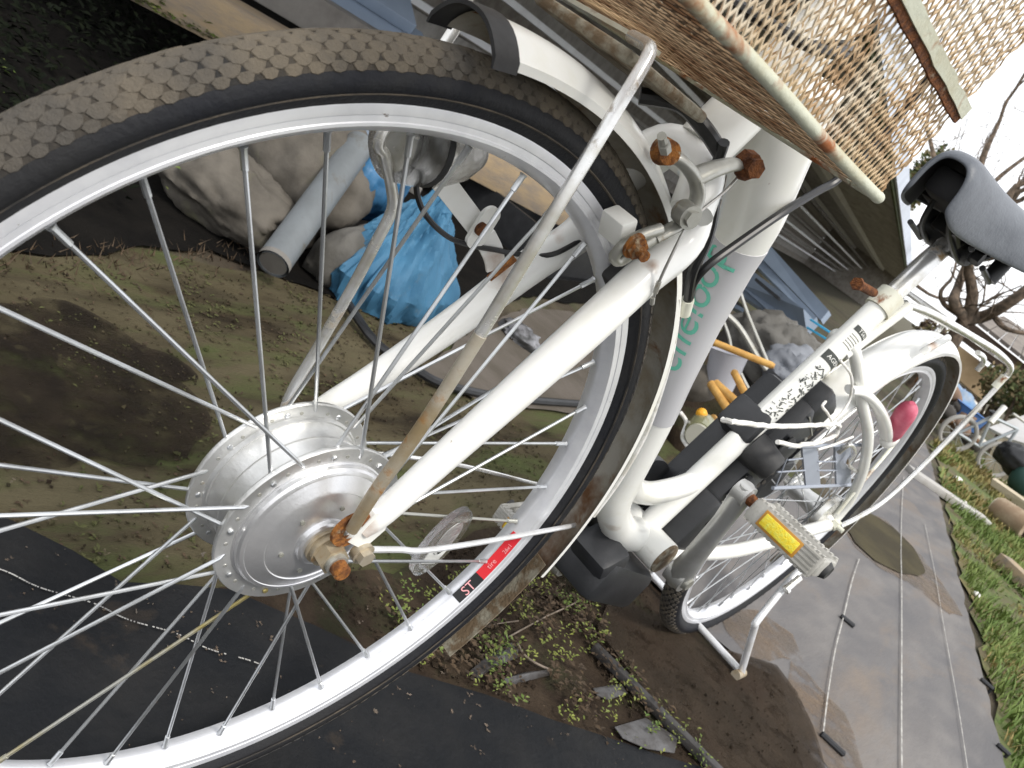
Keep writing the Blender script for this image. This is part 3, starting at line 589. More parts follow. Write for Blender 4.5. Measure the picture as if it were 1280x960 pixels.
# bucket with wooden handles
bc_ = atd(897, 486, 2.42)
bk_ = thing('plastic_bucket', bc_, 'small clear grey plastic bucket seen behind the main tube, wooden handles beside it', 'bucket')
m_ = MB(); m_.lathe([(0, .030), (0, .040), (.10, .052), (.105, .056), (.105, .052), (.006, .037)], n=28); bd_ = (atd(912, 440, 2.40)-bc_).normalized(); b1_ = bd_.orthogonal().normalized(); b2_ = bd_.cross(b1_)
m_.v = [bc_+bd_*q.x+b1_*q.y+b2_*q.z for q in m_.v]; m_.build('bucket_wall', mat('clear_grey_plastic', (.50, .51, .56), .3, 0, trans=.3, ior=1.2), bk_)
for i, (p, q, r_, lab) in enumerate((((868, 418), (968, 458), .009, 'long thin wooden handle leaning across the top of the bucket'), ((888, 478), (914, 518), .012, 'thick wooden handle at the left in the bucket'), ((893, 478), (925, 507), .012, 'short wooden handle in the middle of the bucket'), ((917, 464), (934, 497), .010, 'yellow wooden handle at the right in the bucket'), ((891, 522), (898, 538), .011, 'stubby wooden handle end low beside the bucket'))):
    a, b = atd(*p, 2.32), atd(*q, 2.25); o = MB().tube([a, a+(b-a)*.04, b-(b-a)*.04, b], [r_*.7, r_, r_, r_*.7], 14).build('wooden_stick', G['wood_handle'], loc=(a+b)/2); tag(o, lab, 'tool handle', 'wooden tool handles by the bucket')
for i, (pp_, lab) in enumerate(([((918, 335), (930, 380), (950, 430), (962, 458)), 'taller thin metal rod leaning by the grey cloth'], [((905, 390), (925, 410), (948, 448), (958, 462)), 'grey metal rod leaning just right of the bucket'], [((902, 395), (912, 425), (916, 462)), 'thin pale rod standing in the bucket'], [((925, 465), (935, 485), (944, 498)), 'short grey rod right of the wooden handles'])):
    P = [atd(*p, 2.5) for p in pp_]; o = MB().tube(spline(P, 4), .005 if i != 1 else .008, 8).build('metal_rod', M['grey_alloy'], loc=P[1]); tag(o, lab, 'rod', 'metal rods behind the main tube')
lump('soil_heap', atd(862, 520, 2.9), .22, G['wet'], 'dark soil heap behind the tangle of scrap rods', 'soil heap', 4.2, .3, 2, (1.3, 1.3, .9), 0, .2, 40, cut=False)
lump('stone', atd(872, 478, 2.45), .06, G['sack'], 'brown stone left of the plastic bucket', 'stone', 3.9, .2, 1.2, (1, 1, .9), 0, 0, 30, cut=False)
j_ = thing('glass_jar', atd(868, 545, 2.1), 'olive glass jar with a pale lid lying left of the battery', 'jar')
d_ = (atd(878, 528, 2.14)-atd(868, 547, 2.02)).normalized(); a = atd(872, 543, 2.05)
MB().tube([a, a+d_*.02, a+d_*.075, a+d_*.09], [.030, .034, .033, .02], 20).build('jar_body', mat('olive_glass', (.20, .20, .11), .15, 0, spec=.7), j_); MB().tube([a-d_*.012, a+d_*.004], .027, 20).build('lid', mat('jar_lid', (.55, .54, .46), .3, .3), j_)
o = MB().sphere(atd(877, 517, 2.1), .014, 14).build('orange_ball', mat('orange_plastic', (.75, .36, .02), .4), loc=atd(877, 517, 2.1)); tag(o, 'tiny orange ball above the olive jar', 'ball')
P = [atd(850, 515, 2.1), atd(858, 528, 2.1), atd(853, 545, 2.08), atd(858, 556, 2.06), atd(868, 566, 2.05)]; o = MB().tube(spline(P, 5), .005, 8).build('white_cable', M['wire'], loc=P[2]); tag(o, 'grey white cable curling beside the olive jar', 'cable')
random.seed(17)
RL = ['leftmost scrap rod behind the lettering on the main tube', 'thin scrap rod crossing the brown stone', 'grey scrap rod above the olive jar', 'wooden scrap stick nearest the olive jar', 'scrap rod touching the bucket foot']
for k in range(5):
    px, py = random.uniform(838, 880), random.uniform(440, 520); a = atd(px, py, 2.5+random.random()*.2); b = a+V((random.uniform(-.1, .1), random.uniform(-.05, .05), random.uniform(-.06, .12)))
    o = MB().tube([a, b], .005, 7).build('scrap_rod', M['grey_alloy'] if k % 3 else G['timber_grey'], loc=a); tag(o, RL[k], 'rod', 'tangle of scrap rods behind the main tube')
lump('soil_heap', atd(985, 600, 3.3), .16, G['ground'], 'low heap of brown soil beyond the battery', 'soil heap', 2.9, .3, 2, (1.5, 1.5, .5), 0, 0, 30, cut=False)
# brown fabric on the earth behind the fork
sheet('brown_fabric', pz((560, 440), (590, 412), (650, 388), (720, 392), (770, 420), (800, 520), (690, 520), (590, 505), (520, 470)), .012, mat('faded_brown_fabric', (.115, .098, .082), .85, 0, (.085, .072, .056), 6, .4, .6, bump=.6, bs=60), .02)
P = [onz(430, 372, .03), onz(470, 428, .02), onz(520, 462, .02), onz(560, 482, .02), onz(640, 498, .02), onz(740, 506, .02)]; o = MB().tube(spline(P, 5), .010, 8).build('black_crease', M['black'], loc=P[2]); tag(o, 'black hose lying across the earth below the blue tarpaulin', 'crease')  # black tube added where the ground shows only a dark crease
lump('debris', onz(650, 420, .02), .05, mat('silver_debris', (.3, .3, .32), .4, .4, (.08, .08, .08), 20, .4, .6), 'small silvery debris on the brown fabric', 'debris', 4.9, .5, 3, (1.2, 1, .5), 0, .5, 26)
MB()
# dark tubs under the shed front (seen between the spokes)
tb_ = thing('black_crate', onz(700, 350, 0), 'black plastic crate half hidden behind the wheel, beyond the brown fabric', 'crate')
c0 = onz(690, 335, 0)+V((-.18, .1, .085)); R_ = Matrix((ED, EN, V((0, 0, 1)))).transposed()
m_ = MB(); m_.box(c0-V((0, 0, .07)), (.9, .5, .02), R_); m_.build('base', M['black'], tb_)
for sx, sy, lx_, ly_ in ((.44, 0, .02, .5), (-.44, 0, .02, .5), (0, .24, .86, .02), (0, -.24, .86, .02)): m_ = MB(); m_.box(c0+R_ @ V((sx, sy, 0)), (lx_, ly_, .15), R_); m_.build('side', M['black'], tb_)
# ---- the right side: grass, plank edging, things beyond
gz = [(.56, 1.93), (.24, 3.05), (-.12, 4.25), (-.70, 6.36), (-1.0, 7.3), (-1.2, 9.5), (3, 10.5), (6, 7), (3.2, 1.2), (.95, .75)]
sheet('grass_bank', gz, .010, G['grass_soil'], .05, step=.12)
def grass(P, n, seed, hmin, hmax, m, th, f, wd=.0027):
    mb = MB(); random.seed(seed)
    for x, y in in_poly(P, n, seed):
        if noise.noise(V((x*f, y*f, seed))) < th: continue
        for q in range(3):
            h = random.uniform(hmin, hmax); a = random.random()*2*pi; d = V((cos(a)*h*random.uniform(.2, .9), sin(a)*h*random.uniform(.2, .9), h)); p = V((x+random.gauss(0, .01), y+random.gauss(0, .01), .01)); s = V((-sin(a), cos(a), 0))*wd*random.uniform(.6, 1.3)
            mb.add([p-s, p+s, p+d*.6+V((0, 0, h*.12))+s*.7, p+d*.6+V((0, 0, h*.12))-s*.7, p+d], [(0, 1, 2, 3), (3, 2, 4)])
    o = mb.build('grass', m, smooth=False); o['kind'] = 'stuff'
gz1 = [(.56, 1.95), (.24, 3.08), (-.12, 4.28), (-.5, 5.6), (.4, 5.6), (1.2, 3.6), (1.3, 1.6), (.9, .9)]
grass(gz1, 6500, 41, .02, .06, G['grassb'], -.02, 2.6); grass(gz1, 2600, 42, .015, .04, G['grassd'], .0, 2.0)
gz2 = [(-.42, 5.3), (-.75, 6.5), (-1.0, 7.4), (-.9, 9.3), (2, 9.6), (2.4, 6)]
grass(gz2, 3500, 43, .03, .07, G['grassd'], -.15, 1.2, .007); grass(gz2, 2200, 44, .03, .07, G['grassb'], .05, 1.5, .007)
leaves('w', [(x, y, .012) for x, y in in_poly(gz1, 900, 45)], None, .013, lift=(0, .02)).build('ground_weeds', G['leafg'], smooth=False)['kind'] = 'stuff'
a, b = onz(1137, 588, .03), onz(1232, 652, .03); beam('edging_plank', a, b, .10, .04, mat('pale_concrete', (.46, .45, .43), .8, 0, (.36, .34, .31), 6, .4, .6), 'pale grey plank lying across the end of the grey fabric', 'plank')
for (px, py, r_, lab) in ((1197, 600, .035, 'white pebble in the far dry grass'), (1221, 743, .014, 'white pebble in the near green grass'), (1205, 628, .02, 'small pale pebble beside the pale plank')):
    lump('pebble', onz(px, py, .02), r_, G['white_pl'], lab, 'pebble', px*.1, .2, 1.5, (1, 1, .7), 0, 0, 20, cut=False, group='white pebbles in the grass')
# tub with log, bottom timber
tc_ = onz(1292, 690, 0); tb2 = thing('black_tub', tc_, 'black tub lying on its side in the grass at the right edge', 'tub')
vd = (CAM-tc_); vd.z = 0; vd.normalize(); ax_ = (vd*.9+V((.15, 0, .25))).normalized(); c = tc_+V((0, 0, .17))
m_ = MB(); m_.tube([c+ax_*.16, c+ax_*.14, c-ax_*.22, c-ax_*.24], [.19, .20, .175, .16], 32, cap=False); m_.tube([c-ax_*.2, c-ax_*.21], .16, 32); m_.build('tub_wall', G['dark_tub'], tb2)
m_ = MB(); P = [c+ax_*.16+V((.20*cos(k*pi/16)*-ax_.y-0*sin(k), .20*cos(k*pi/16)*ax_.x, .20*sin(k*pi/16))) for k in range(33)]; m_.tube(P, .012, 8); m_.build('tub_rim', G['log'], tb2)
a, b = atd(1243, 632, 5.35), atd(1284, 660, 5.2)
lg = thing('log', a, 'short pale log resting on the black tub', 'log'); MB().tube([a, a+(b-a)*.1, b], [.06, .072, .078], 20).build('bark', G['log'], lg); d_ = (a-b).normalized(); MB().tube([a+d_*.001, a+d_*.006], .055, 20).build('cut_end', mat('cut_wood', (.62, .56, .45), .8), lg)
a, b = onz(1252, 700, .05), onz(1300, 745, .05); beam('timber_offcut', a, b, .10, .06, G['timber'], 'tan timber offcut in the grass below the black tub', 'timber')
# far junk: small bicycle, blue tub, white post, beige board, green bin
fb = atd(1216, 566, 7.6); fz_ = fb.z
bb2 = thing('small_bicycle', (fb.x, fb.y, 0), 'distant small grey bicycle leaning in front of the beige board', 'bicycle')
u_ = (RT*.75-UP*.2); u_.z = 0; u_.normalize(); g0 = V((fb.x, fb.y, 0)); r_ = .15; c1_, c2_ = g0+u_*.20+V((0, 0, r_)), g0-u_*.22+V((0, 0, r_))
for c in (c1_, c2_):
    m_ = MB(); P = [c+u_*r_*cos(k*pi/16)+V((0, 0, r_*sin(k*pi/16))) for k in range(33)]; m_.tube(P, .02, 8, cap=False); w_o = m_.build('wheel', mat('faded_tyre', (.32, .31, .29), .7), bb2)
    m_ = MB()
    for k in range(6): m_.tube([c+u_*r_*cos(k*pi/6)+V((0, 0, r_*sin(k*pi/6))), c-u_*r_*cos(k*pi/6)-V((0, 0, r_*sin(k*pi/6)))], .003, 5)
    o = m_.build('spokes', M['spoke'], w_o); o['kind'] = 'stuff'
m_ = MB(); s_ = g0+V((0, 0, .42))-u_*.10; h_ = g0+V((0, 0, .46))+u_*.15; bm_ = g0+V((0, 0, .16)); 
for a, b in ((s_, bm_), (h_, bm_), (s_, h_), (c1_, h_), (c2_, bm_), (c2_, s_)): m_.tube([a, b], .014, 8)
m_.build('frame', mat('silver_grey', (.36, .39, .41), .4, .4), bb2); m_ = MB(); m_.tube([h_-V((.1, .1, -.08)), h_+V((0, 0, .08)), h_+V((.12, .08, .08))], .012, 8); m_.build('handlebar', M['grey_alloy'], bb2); m_ = MB(); m_.sphere(s_+V((0, 0, .03)), .05, 12, (1, 1.4, .5)); m_.build('saddle', M['black'], bb2)
bt_ = atd(1213, 517, 8.2); m_ = MB(); m_.lathe([(0, .001), (0, .14), (.15, .16), (.16, .17), (.15, .155), (.02, .13)], n=24); m_.v = [V((q.y, q.z, q.x))+V((bt_.x, bt_.y, bt_.z-.12)) for q in m_.v]; o = m_.build('blue_tub', G['bluepl'], loc=bt_); tag(o, 'bright blue plastic tub among distant junk, under the carrier stay', 'tub')
lump('blue_sheet', atd(1193, 497, 8.6), .16, mat('dull_blue_film', (.10, .22, .40), .5, 0, (.30, .33, .36), 4, .4, .6), 'dull blue sheet bundled beyond the rear mudguard', 'sheet', 3.3, .4, 2, (1.2, 1, .7), 0, .3, 30, cut=False)
a, b = atd(1238, 528, 7.4), atd(1256, 508, 7.4); o = MB().tube([a, b], .025, 14).build('white_post', G['white_pl'], loc=a); tag(o, 'short white post standing in the far junk', 'post')
panel_('beige_board', [(1225, 586, 0), (1250, 545, 0), (1300, 566, -.3), (1300, 612, -.4), (1262, 612, -.3)], 7.9, .03, G['beige'], 'big beige board standing behind the small far bicycle', 'board')
panel_('grey_sheet', [(1236, 534, 0), (1300, 512, .2), (1300, 560, -.2), (1262, 548, -.1)], 8.3, .03, mat('pale_grey_sheet', (.50, .50, .50), .6, 0, (.42, .41, .40), 4, .4, .6), 'pale grey sheet sloping above the beige board', 'sheet')
panel_('plank_pile', [(1240, 598, 0), (1300, 640, -.3), (1300, 655, -.3), (1238, 606, 0)], 6.6, .05, G['beige'], 'pale plank lying at the right edge above the log', 'plank')
gb = atd(1282, 600, 6.9); lump('green_bin', gb, .12, mat('dark_green_plastic', (.02, .06, .05), .6), 'dark green bin at the right edge', 'bin', 1.9, .1, 1, (1, 1, 1.1), 0, 0, 24, cut=False)
lump('black_bag', atd(1274, 578, 7.0), .13, M['black'], 'black bag heaped beside the green bin', 'bag', 5.2, .4, 2.2, (1.4, 1, .8), 0, .3, 30, cut=False)
random.seed(77)
jm = [mat('junk_brown', (.20, .13, .09), .8), mat('junk_grey', (.38, .37, .36), .7), mat('junk_dark', (.05, .045, .04), .8), mat('junk_pale', (.58, .55, .48), .7), G['orange']]
jn = ['brown', 'grey', 'dark', 'pale', 'orange']
for k in range(34):
    px = random.uniform(1150, 1225); py = 470+(px-1150)*.95+random.uniform(-18, 26); c = atd(px, py, random.uniform(7.8, 9.2))
    if c.z < .04: c.z = .04
    lump('rubble_piece', c, random.uniform(.03, .09), jm[k % 5], 'one of the small '+jn[k % 5]+' rubble pieces in the distant junk heap beyond the rear wheel', 'rubble', k*1.7, .4, 2, (1.2, 1, .8), k, .3, 14, cut=False, group='rubble in the distant junk heap')
# hedge bushes
def bush(c, r, sc, n, ms, label, seed, ls=.05, name='bush', group='bushes beyond the junk'):
    t = thing(name, (c.x, c.y, max(0, c.z-r*sc[2])), label, 'bush', group); random.seed(seed)
    for m, kk in ms:
        mb = MB()
        for i in range(int(n*kk)):
            while True:
                d = V((random.uniform(-1, 1), random.uniform(-1, 1), random.uniform(-1, 1)))
                if .25 < d.length < 1+.35*noise.noise(d*2.2+V((seed, 0, 0))): break
            p = c+V((d.x*r*sc[0], d.y*r*sc[1], d.z*r*sc[2]))
            if p.z < .02: continue
            u = V((random.gauss(0, 1), random.gauss(0, 1), random.gauss(0, 1))).normalized(); v = u.orthogonal().normalized(); s = ls*random.uniform(.6, 1.4)
            mb.add([p, p+u*s*.5+v*s*.35, p+u*s, p+u*s*.5-v*s*.35], [(0, 1, 2, 3)])
        f = mb.build('foliage', m, t, smooth=False)
    st_ = MB()
    for k in range(7): st_.tube([V((c.x, c.y, 0)), c+V((random.uniform(-1, 1)*r*sc[0]*.7, random.uniform(-1, 1)*r*sc[1]*.7, random.uniform(-.1, .7)*r*sc[2]))], [.03, .008], 6)
    st_.build('stem', G['bark'], t)
bush(atd(1266, 492, 10.5), .36, (1.1, 1.0, .8), 1300, ((G['hedge'], .55), (G['hedge2'], .45)), 'olive brown bush right of the carrier, beside the house', 1, .06)
bush(atd(1300, 500, 9.8), .42, (1.0, 1.0, .7), 1800, ((G['hedge'], .4), (G['hedge2'], .6)), 'darker green bush at the right edge of the picture', 2, .06)
bush(atd(1168, 420, 12.0), .22, (1.2, 1.2, .8), 700, ((G['eave'], .5), (G['hedge'], .5)), 'dark brown scrub under the tree fork', 3, .06)
# evergreen column by the shed corner
ec = atd(1152, 226, 64.0); bush(ec, 2.6, (.45, .5, 1.0), 1500, ((G['hedge2'], .7), (G['hedge'], .3)), 'green leafy shrub showing between shed roof and saddle', 4, .34, name='shrub', group='shrub beyond the shed')
# house
hs = thing('house', atd(1220, 470, 16), 'low house with brown grey roof and tan boarded wall beyond the junk', 'house')
panel_('wall', [(1176, 492, 0), (1180, 470, 0), (1212, 497, -.4), (1232, 520, -.6), (1215, 528, -.6)], 15.5, .15, G['pale'], None, None, hs)
panel_('tan_wall', [(1172, 452, 0), (1190, 425, 0), (1250, 470, -.7), (1228, 500, -.7)], 15.2, .12, G['tan'], None, None, hs)
panel_('wall_trim', [(1205, 462, 0), (1214, 446, 0), (1217, 448, 0), (1208, 464, 0)], 14.9, .06, G['pale'], None, None, hs)
panel_('wall_trim', [(1172, 455, 0), (1228, 502, -.7), (1226, 505, -.7), (1170, 458, 0)], 15.0, .06, G['eave'], None, None, hs)
panel_('eave', [(1214, 403, 0), (1222, 408, 0), (1300, 470, -1.2), (1300, 480, -1.2), (1210, 412, 0)], 14.6, .2, G['eave'], None, None, hs)
for k in range(6):
    f0, f1 = k/6, (k+1)/6-.012
    def lp(a, b, f): return (a[0]+(b[0]-a[0])*f, a[1]+(b[1]-a[1])*f, a[2]+(b[2]-a[2])*f)
    A, B, C, D = (1222, 406, 0), (1300, 468, -1.2), (1300, 428, 2.2), (1252, 398, 2.6)
    panel_('roof_sheet', [lp(A, B, f0), lp(A, B, f1), lp(D, C, f1), lp(D, C, f0)], 14.6, .06, G['roof'], None, None, hs)
panel_('window', [(1236, 470, -.3), (1244, 460, -.3), (1252, 468, -.3), (1244, 478, -.3)], 14.9, .05, M['black'], None, None, hs)
# bare trees
def tree(base, pts, r, seed, label, depth=5, spread=.55, ln=.62):
    random.seed(seed); t = thing('bare_tree', base, label, 'tree', 'bare trees beyond the shed'); tk = MB(); tw_ = MB()
    def grow(p, d, L, r_, k):
        P = [p]; dd = d.normalized(); n = 5
        for i in range(n):
            dd = (dd+V((random.gauss(0, .22), random.gauss(0, .22), random.gauss(.04, .18)))).normalized(); P.append(P[-1]+dd*L/n)
        (tk if r_ > .02 else tw_).tube(P, [r_, r_*.62], 7 if r_ > .02 else 5)
        if k <= 0: return
        for i in range(random.choice((2, 3, 3))):
            f = random.choice((2, 3, 4, 5)); ax = V((random.gauss(0, 1), random.gauss(0, 1), random.gauss(0, .7))).normalized()
            grow(P[f], (dd+ax*spread*1.5).normalized(), L*ln*random.uniform(.75, 1.2), r_*.55, k-1)
    for P, rs in pts:
        P = [V(q) for q in P]; S = spline(P, 5); tk.tube(S, rs, 12)
        for i in range(len(P)-1):
            for q in range(2):
                f = random.random(); p = P[i].lerp(P[i+1], f)
                if p.z > .9: grow(p, V((random.gauss(0, .8), random.gauss(0, .8), random.uniform(.0, 1))), random.uniform(.5, 1.1)*r, (rs[0] if i == 0 else rs[1])*random.uniform(.14, .26), depth-3)
        grow(P[-1], P[-1]-P[-2], r, rs[1], depth)
    tk.build('trunk', G['bark'], t, auto=70); o = tw_.build('crown', G['bark'], t, auto=70); o['kind'] = 'stuff'
D = 11.0
fk = atd(1206, 398, D); bs_ = V((fk.x+.1, fk.y, 0))
tree(bs_, [([bs_, bs_.lerp(fk, .6)+V((.05, 0, 0)), fk], [.12, .085]), ([fk, atd(1192, 378, D-.2), atd(1197, 360, D), atd(1206, 335, D+.1), atd(1216, 312, D)], [.07, .04]), ([fk, atd(1228, 396, D), atd(1252, 384, D-.3), atd(1285, 362, D-.5), atd(1330, 330, D-.5)], [.085, .055]), ([atd(1196, 392, D), atd(1180, 380, D), atd(1176, 365, D), atd(1188, 350, D+.2)], [.035, .02]), ([atd(1240, 392, D), atd(1256, 410, D-.4), atd(1285, 418, D-.5)], [.04, .02])], .8, 5, 'gnarled bare tree forking above the carrier, beside the house', 4)
D2 = 17.0
b2 = atd(1180, 300, D2); 
tree(V((b2.x, b2.y, 0)), [([V((b2.x, b2.y, 0)), V((b2.x-.1, b2.y, b2.z*.6)), b2], [.16, .10]), ([b2, atd(1176, 240, D2), atd(1166, 190, D2), atd(1158, 160, D2)], [.07, .03]), ([b2, atd(1215, 240, D2), atd(1232, 190, D2), atd(1250, 150, D2)], [.08, .035]), ([b2, atd(1240, 230, D2), atd(1290, 190, D2)], [.06, .03])], 1.6, 8, 'thin bare tree with fine twigs against the sky above the saddle', 5, .5)
# ================================================================== THE BICYCLE
bike = empty('bicycle', (0, .57, 0))
tag(bike, 'white step-through electric bicycle with rusty mesh basket and big silver hub motor', 'bicycle')
WB = 1.1388
# steering: the whole front end is turned a little about the sloping head axis
AXS = V((0, cos(radians(70)), sin(radians(70)))); PIV = V((0, .045, .335))
MS = Matrix.Translation(PIV) @ Matrix.Rotation(-.05563, 4, AXS) @ Matrix.Translation(-PIV)
MW = MS @ Matrix.Translation(V((0, 0, .335)))          # wheel space -> world
def W(x, a, r): return MW @ V((x, r*sin(radians(a)), r*cos(radians(a))))

def tyre_parts(wheel, nblk, detail):
    prof = [(-.0108, .2975), (-.0138, .3015), (-.0166, .3060)]+[(-.0205*.93*sin(a), .3105+.0205*cos(a)) for a in [1.55-.155*k for k in range(10)]]+[(0, .331)]
    prof = prof+[(-x, r) for x, r in reversed(prof[:-1])]
    t = MB().lathe(prof, n=160); t.v = [WM[wheel.name] @ q for q in t.v]
    ty = t.build('tyre', M['tyre'], wheel)
    if detail:
        # thin moulding ring low on each wall
        rg = MB()
        for s in (1, -1): rg.lathe([(s*.0184, .3066), (s*.0194, .3073), (s*.0192, .3080)], n=160)
        rg.v = [WM[wheel.name] @ q for q in rg.v]; rg.build('moulding_ring', M['tread_base'], wheel)
        tb = MB().lathe([(.02058*.93*sin(a), .3105+.02058*cos(a)) for a in [-1.14+.19*k for k in range(13)]], n=160)
        tb.v = [WM[wheel.name] @ q for q in tb.v]; tb.build('tread_base', M['tread_base'], wheel)
    # scale-like tread blocks
    mb = MB(); ring = []
    def surf(u, ph, h):   # ph across the crown, u round the wheel
        x = .0186*sin(ph); r = .3125+.0186*cos(ph)*1.0
        return V((x*(1+h*40), (r+h)*sin(u), (r+h)*cos(u)))
    def surf2(u, s, h):
        # s: arc position across (metres from centre)
        R = .0205; ph = s/R
        return V(((R+h)*sin(ph)*.93, (.3105+(R+h)*cos(ph))*sin(u), (.3105+(R+h)*cos(ph))*cos(u)))
    rows = [(0, 0, .0057, .0036)]+[(s_*k_, (.5 if m_ % 2 else 0), hu_, hs_) for m_, (k_, hu_, hs_) in enumerate(((.0057, .0057, .0036), (.0114, .0056, .0036), (.0168, .0054, .0034), (.0214, .0046, .0026)), 1) for s_ in (1, -1)]
    st = 2*pi/nblk
    for s0, off, hu, hs in rows:
        for k in range(nblk):
            u = (k+off)*st; pts = []
            sg = 1 if s0 > 0 else -1
            hexo = [(-.95, -.30), (-.42, -1), (.42, -1), (.95, -.30), (.62, .75), (0, 1.05), (-.62, .75)]
            j = random.uniform(.93, 1.05); hh = .0008*random.uniform(.65, 1.35)
            lo = [surf2(u+a*hu*1.12*j/.331, s0+sg*c*hs*1.10*j, .0002) for a, c in hexo]
            hi = [surf2(u+a*hu*1.0*j/.331, s0+sg*c*hs*.98*j, hh) for a, c in hexo]
            m = 7
            mb.add(lo+hi, [tuple(range(m, 2*m))]+[(i, (i+1) % m, m+(i+1) % m, m+i) for i in range(m)])
    mb.v = [WM[wheel.name] @ q for q in mb.v]
    tr = mb.build('tread', M['tread'], wheel, auto=20); tr['kind'] = 'stuff'

def rim_part(wheel, inner='rim'):
    p = [(0, .2802), (.0045, .2812), (.0105, .2858), (.0122, .2872), (.0122, .2890), (.0117, .2897), (.0117, .2930), (.0123, .2937), (.0126, .2990), (.0124, .3008), (.0108, .3012), (.0098, .2995), (.0085, .2960)]
    prof = [(-x, r) for x, r in reversed(p)]+p[1:]
    r = MB().lathe(prof, n=180); r.v = [WM[wheel.name] @ q for q in r.v]
    return r.build('rim', M['rim'], wheel)

def spoke_mesh(hx, hr, ha, na, rr=.2805, rad=.00122):
    a = V((hx, hr*sin(ha), hr*cos(ha))); e = V((0.0012*(1 if hx > 0 else -1), rr*sin(na), rr*cos(na)))
    d = (e-a).normalized(); mb = MB()
    x = 1 if hx > 0 else -1
    return mb, a, e, d
def spokes(wheel, xN, xF, fr, holesN, holesF, nipN, nipF, rad, mats=None, cross=None):
    n = 0
    for side in (0, 1):
        for par in (0, 1):
            hx = xN if side == 0 else xF; sg = 1 if side == 0 else -1
            base = (nipN if side == 0 else nipF)+20*par
            ha = base+cross*(1 if (par == 0) == (side == 0) else -1)
            outside = (par == 0)
            ho = hx+sg*(.0022 if outside else -.0022)
            A, B = radians(ha), radians(base)
            a = V((ho, fr*sin(A), fr*cos(A))); e = V((sg*.0015, .2812*sin(B), .2812*cos(B)))
            d = (e-a).normalized(); mb = MB()
            hook = V((hx-sg*.002 if outside else hx+sg*.002, a.y, a.z))
            mb.tube([hook, a+(hook-a)*.3, a+d*.003, a+d*.02, e-d*.015], rad, 8)
            mb.sphere(hook+V((sg*(.0005 if not outside else -.0005), 0, 0)), .0023, 8, (.6, 1, 1))
            mb.tube([e-d*.0150, e-d*.0145, e-d*.004, e-d*.002], [.0013, .0021, .0021, .0028], 8)
            me = mb.mesh('spoke', M['spoke'], None)
            for k in range(9):
                o = obj_from('spoke', me, wheel); o.matrix_basis = Matrix.Rotation(radians(-40*k), 4, 'X')
                WM[o.name] = WM[wheel.name] @ o.matrix_basis
                if mats and (side, par, k) in mats:
                    o.data = me.copy(); o.data.materials[0] = mats[(side, par, k)]; o['label'] = 'spoke gone yellow'
# ---- front wheel
fw = empty('wheel', None, bike, MW); fw['label'] = 'spoked front wheel with big silver hub motor'
tyre_parts(fw, 172, True); rim = rim_part(fw)
spokes(fw, .0276, -.0211, .0625, 0, 0, -55.7, -46, .00142, {(0, 1, 6): M['spoke_brass'], (1, 1, 3): M['spoke_brass']}, 20)
XN, XF, FR = .0276, -.0211, .0697
hub = MB()
def lat(mb, prof, n=96): mb.lathe(prof, n=n); return mb
# shell: far flange, dished drum, near flange
lat(hub, [(XF-.0020, .02), (XF-.0020, .0560), (XF-.0018, .0690), (XF-.0006, FR), (XF+.0010, FR), (XF+.0022, .0688), (XF+.0028, .0598), (XF+.0060, .0585), (XF+.0062, .0572), (-.004, .0566), (.0, .0566), (.0004, .0556), (.012, .0552), (XN-.0075, .0560), (XN-.0040, .0585),
          (XN-.0030, .0688), (XN-.0014, FR), (XN+.0004, FR), (XN+.0016, .0690), (XN+.0018, .0580)], 128)
hub.v = [MW @ q for q in hub.v]; hubo = hub.build('hub', M['motor'], fw, auto=28)
cv = MB()
lat(cv, [(XN+.0012, .0582), (XN+.0026, .0580), (XN+.0030, .0572), (XN+.0028, .0566), (XN+.0058, .0560), (XN+.0076, .0546), (XN+.0084, .0528), (XN+.0086, .0520), (XN+.0082, .0516), (XN+.0122, .0430), (XN+.0130, .0412), (XN+.0134, .0400), (XN+.0128, .0394), (XN+.0150, .0330), (XN+.0164, .0250), (XN+.0168, .0200), (XN+.0200, .0188),
         (XN+.0210, .0170), (XN+.0212, .0120), (XN+.0206, .005)], 128)
cv.v = [MW @ q for q in cv.v]; cv.build('motor_cover', M['motor2'], fw, auto=22)
fc = MB()   # far cover
lat(fc, [(XF-.0015, .056), (XF-.006, .053), (XF-.012, .035), (XF-.017, .018), (XF-.018, .005)], 64); fc.v = [MW @ q for q in fc.v]; fc.build('motor_cover', M['motor2'], fw)
rv = MB()    # rivets and unused spoke holes on the flange, screws on the cover
for k in range(18):
    a = radians(-46+20*k+.5*0)
    rv.disc((XN+.0018, .0625*sin(a), .0625*cos(a)), (1, 0, 0), .0014, .0006, 10); rv.disc((XF+.0026, .0625*sin(a+.17), .0625*cos(a+.17)), (1, 0, 0), .0014, .0006, 10)
rv.v = [MW @ q for q in rv.v]; rv.build('rivet', M['grey_alloy'], fw)['kind'] = 'stuff'
for k in range(6):
    a = radians(-58+60*k); sc_ = MB().disc((XN+.0160, .0290*sin(a), .0290*cos(a)), (1, 0, -.0), .0017, .002, 10); sc_.v = [MW @ q for q in sc_.v]; sc_.build('screw', M['ink_soft'], fw)
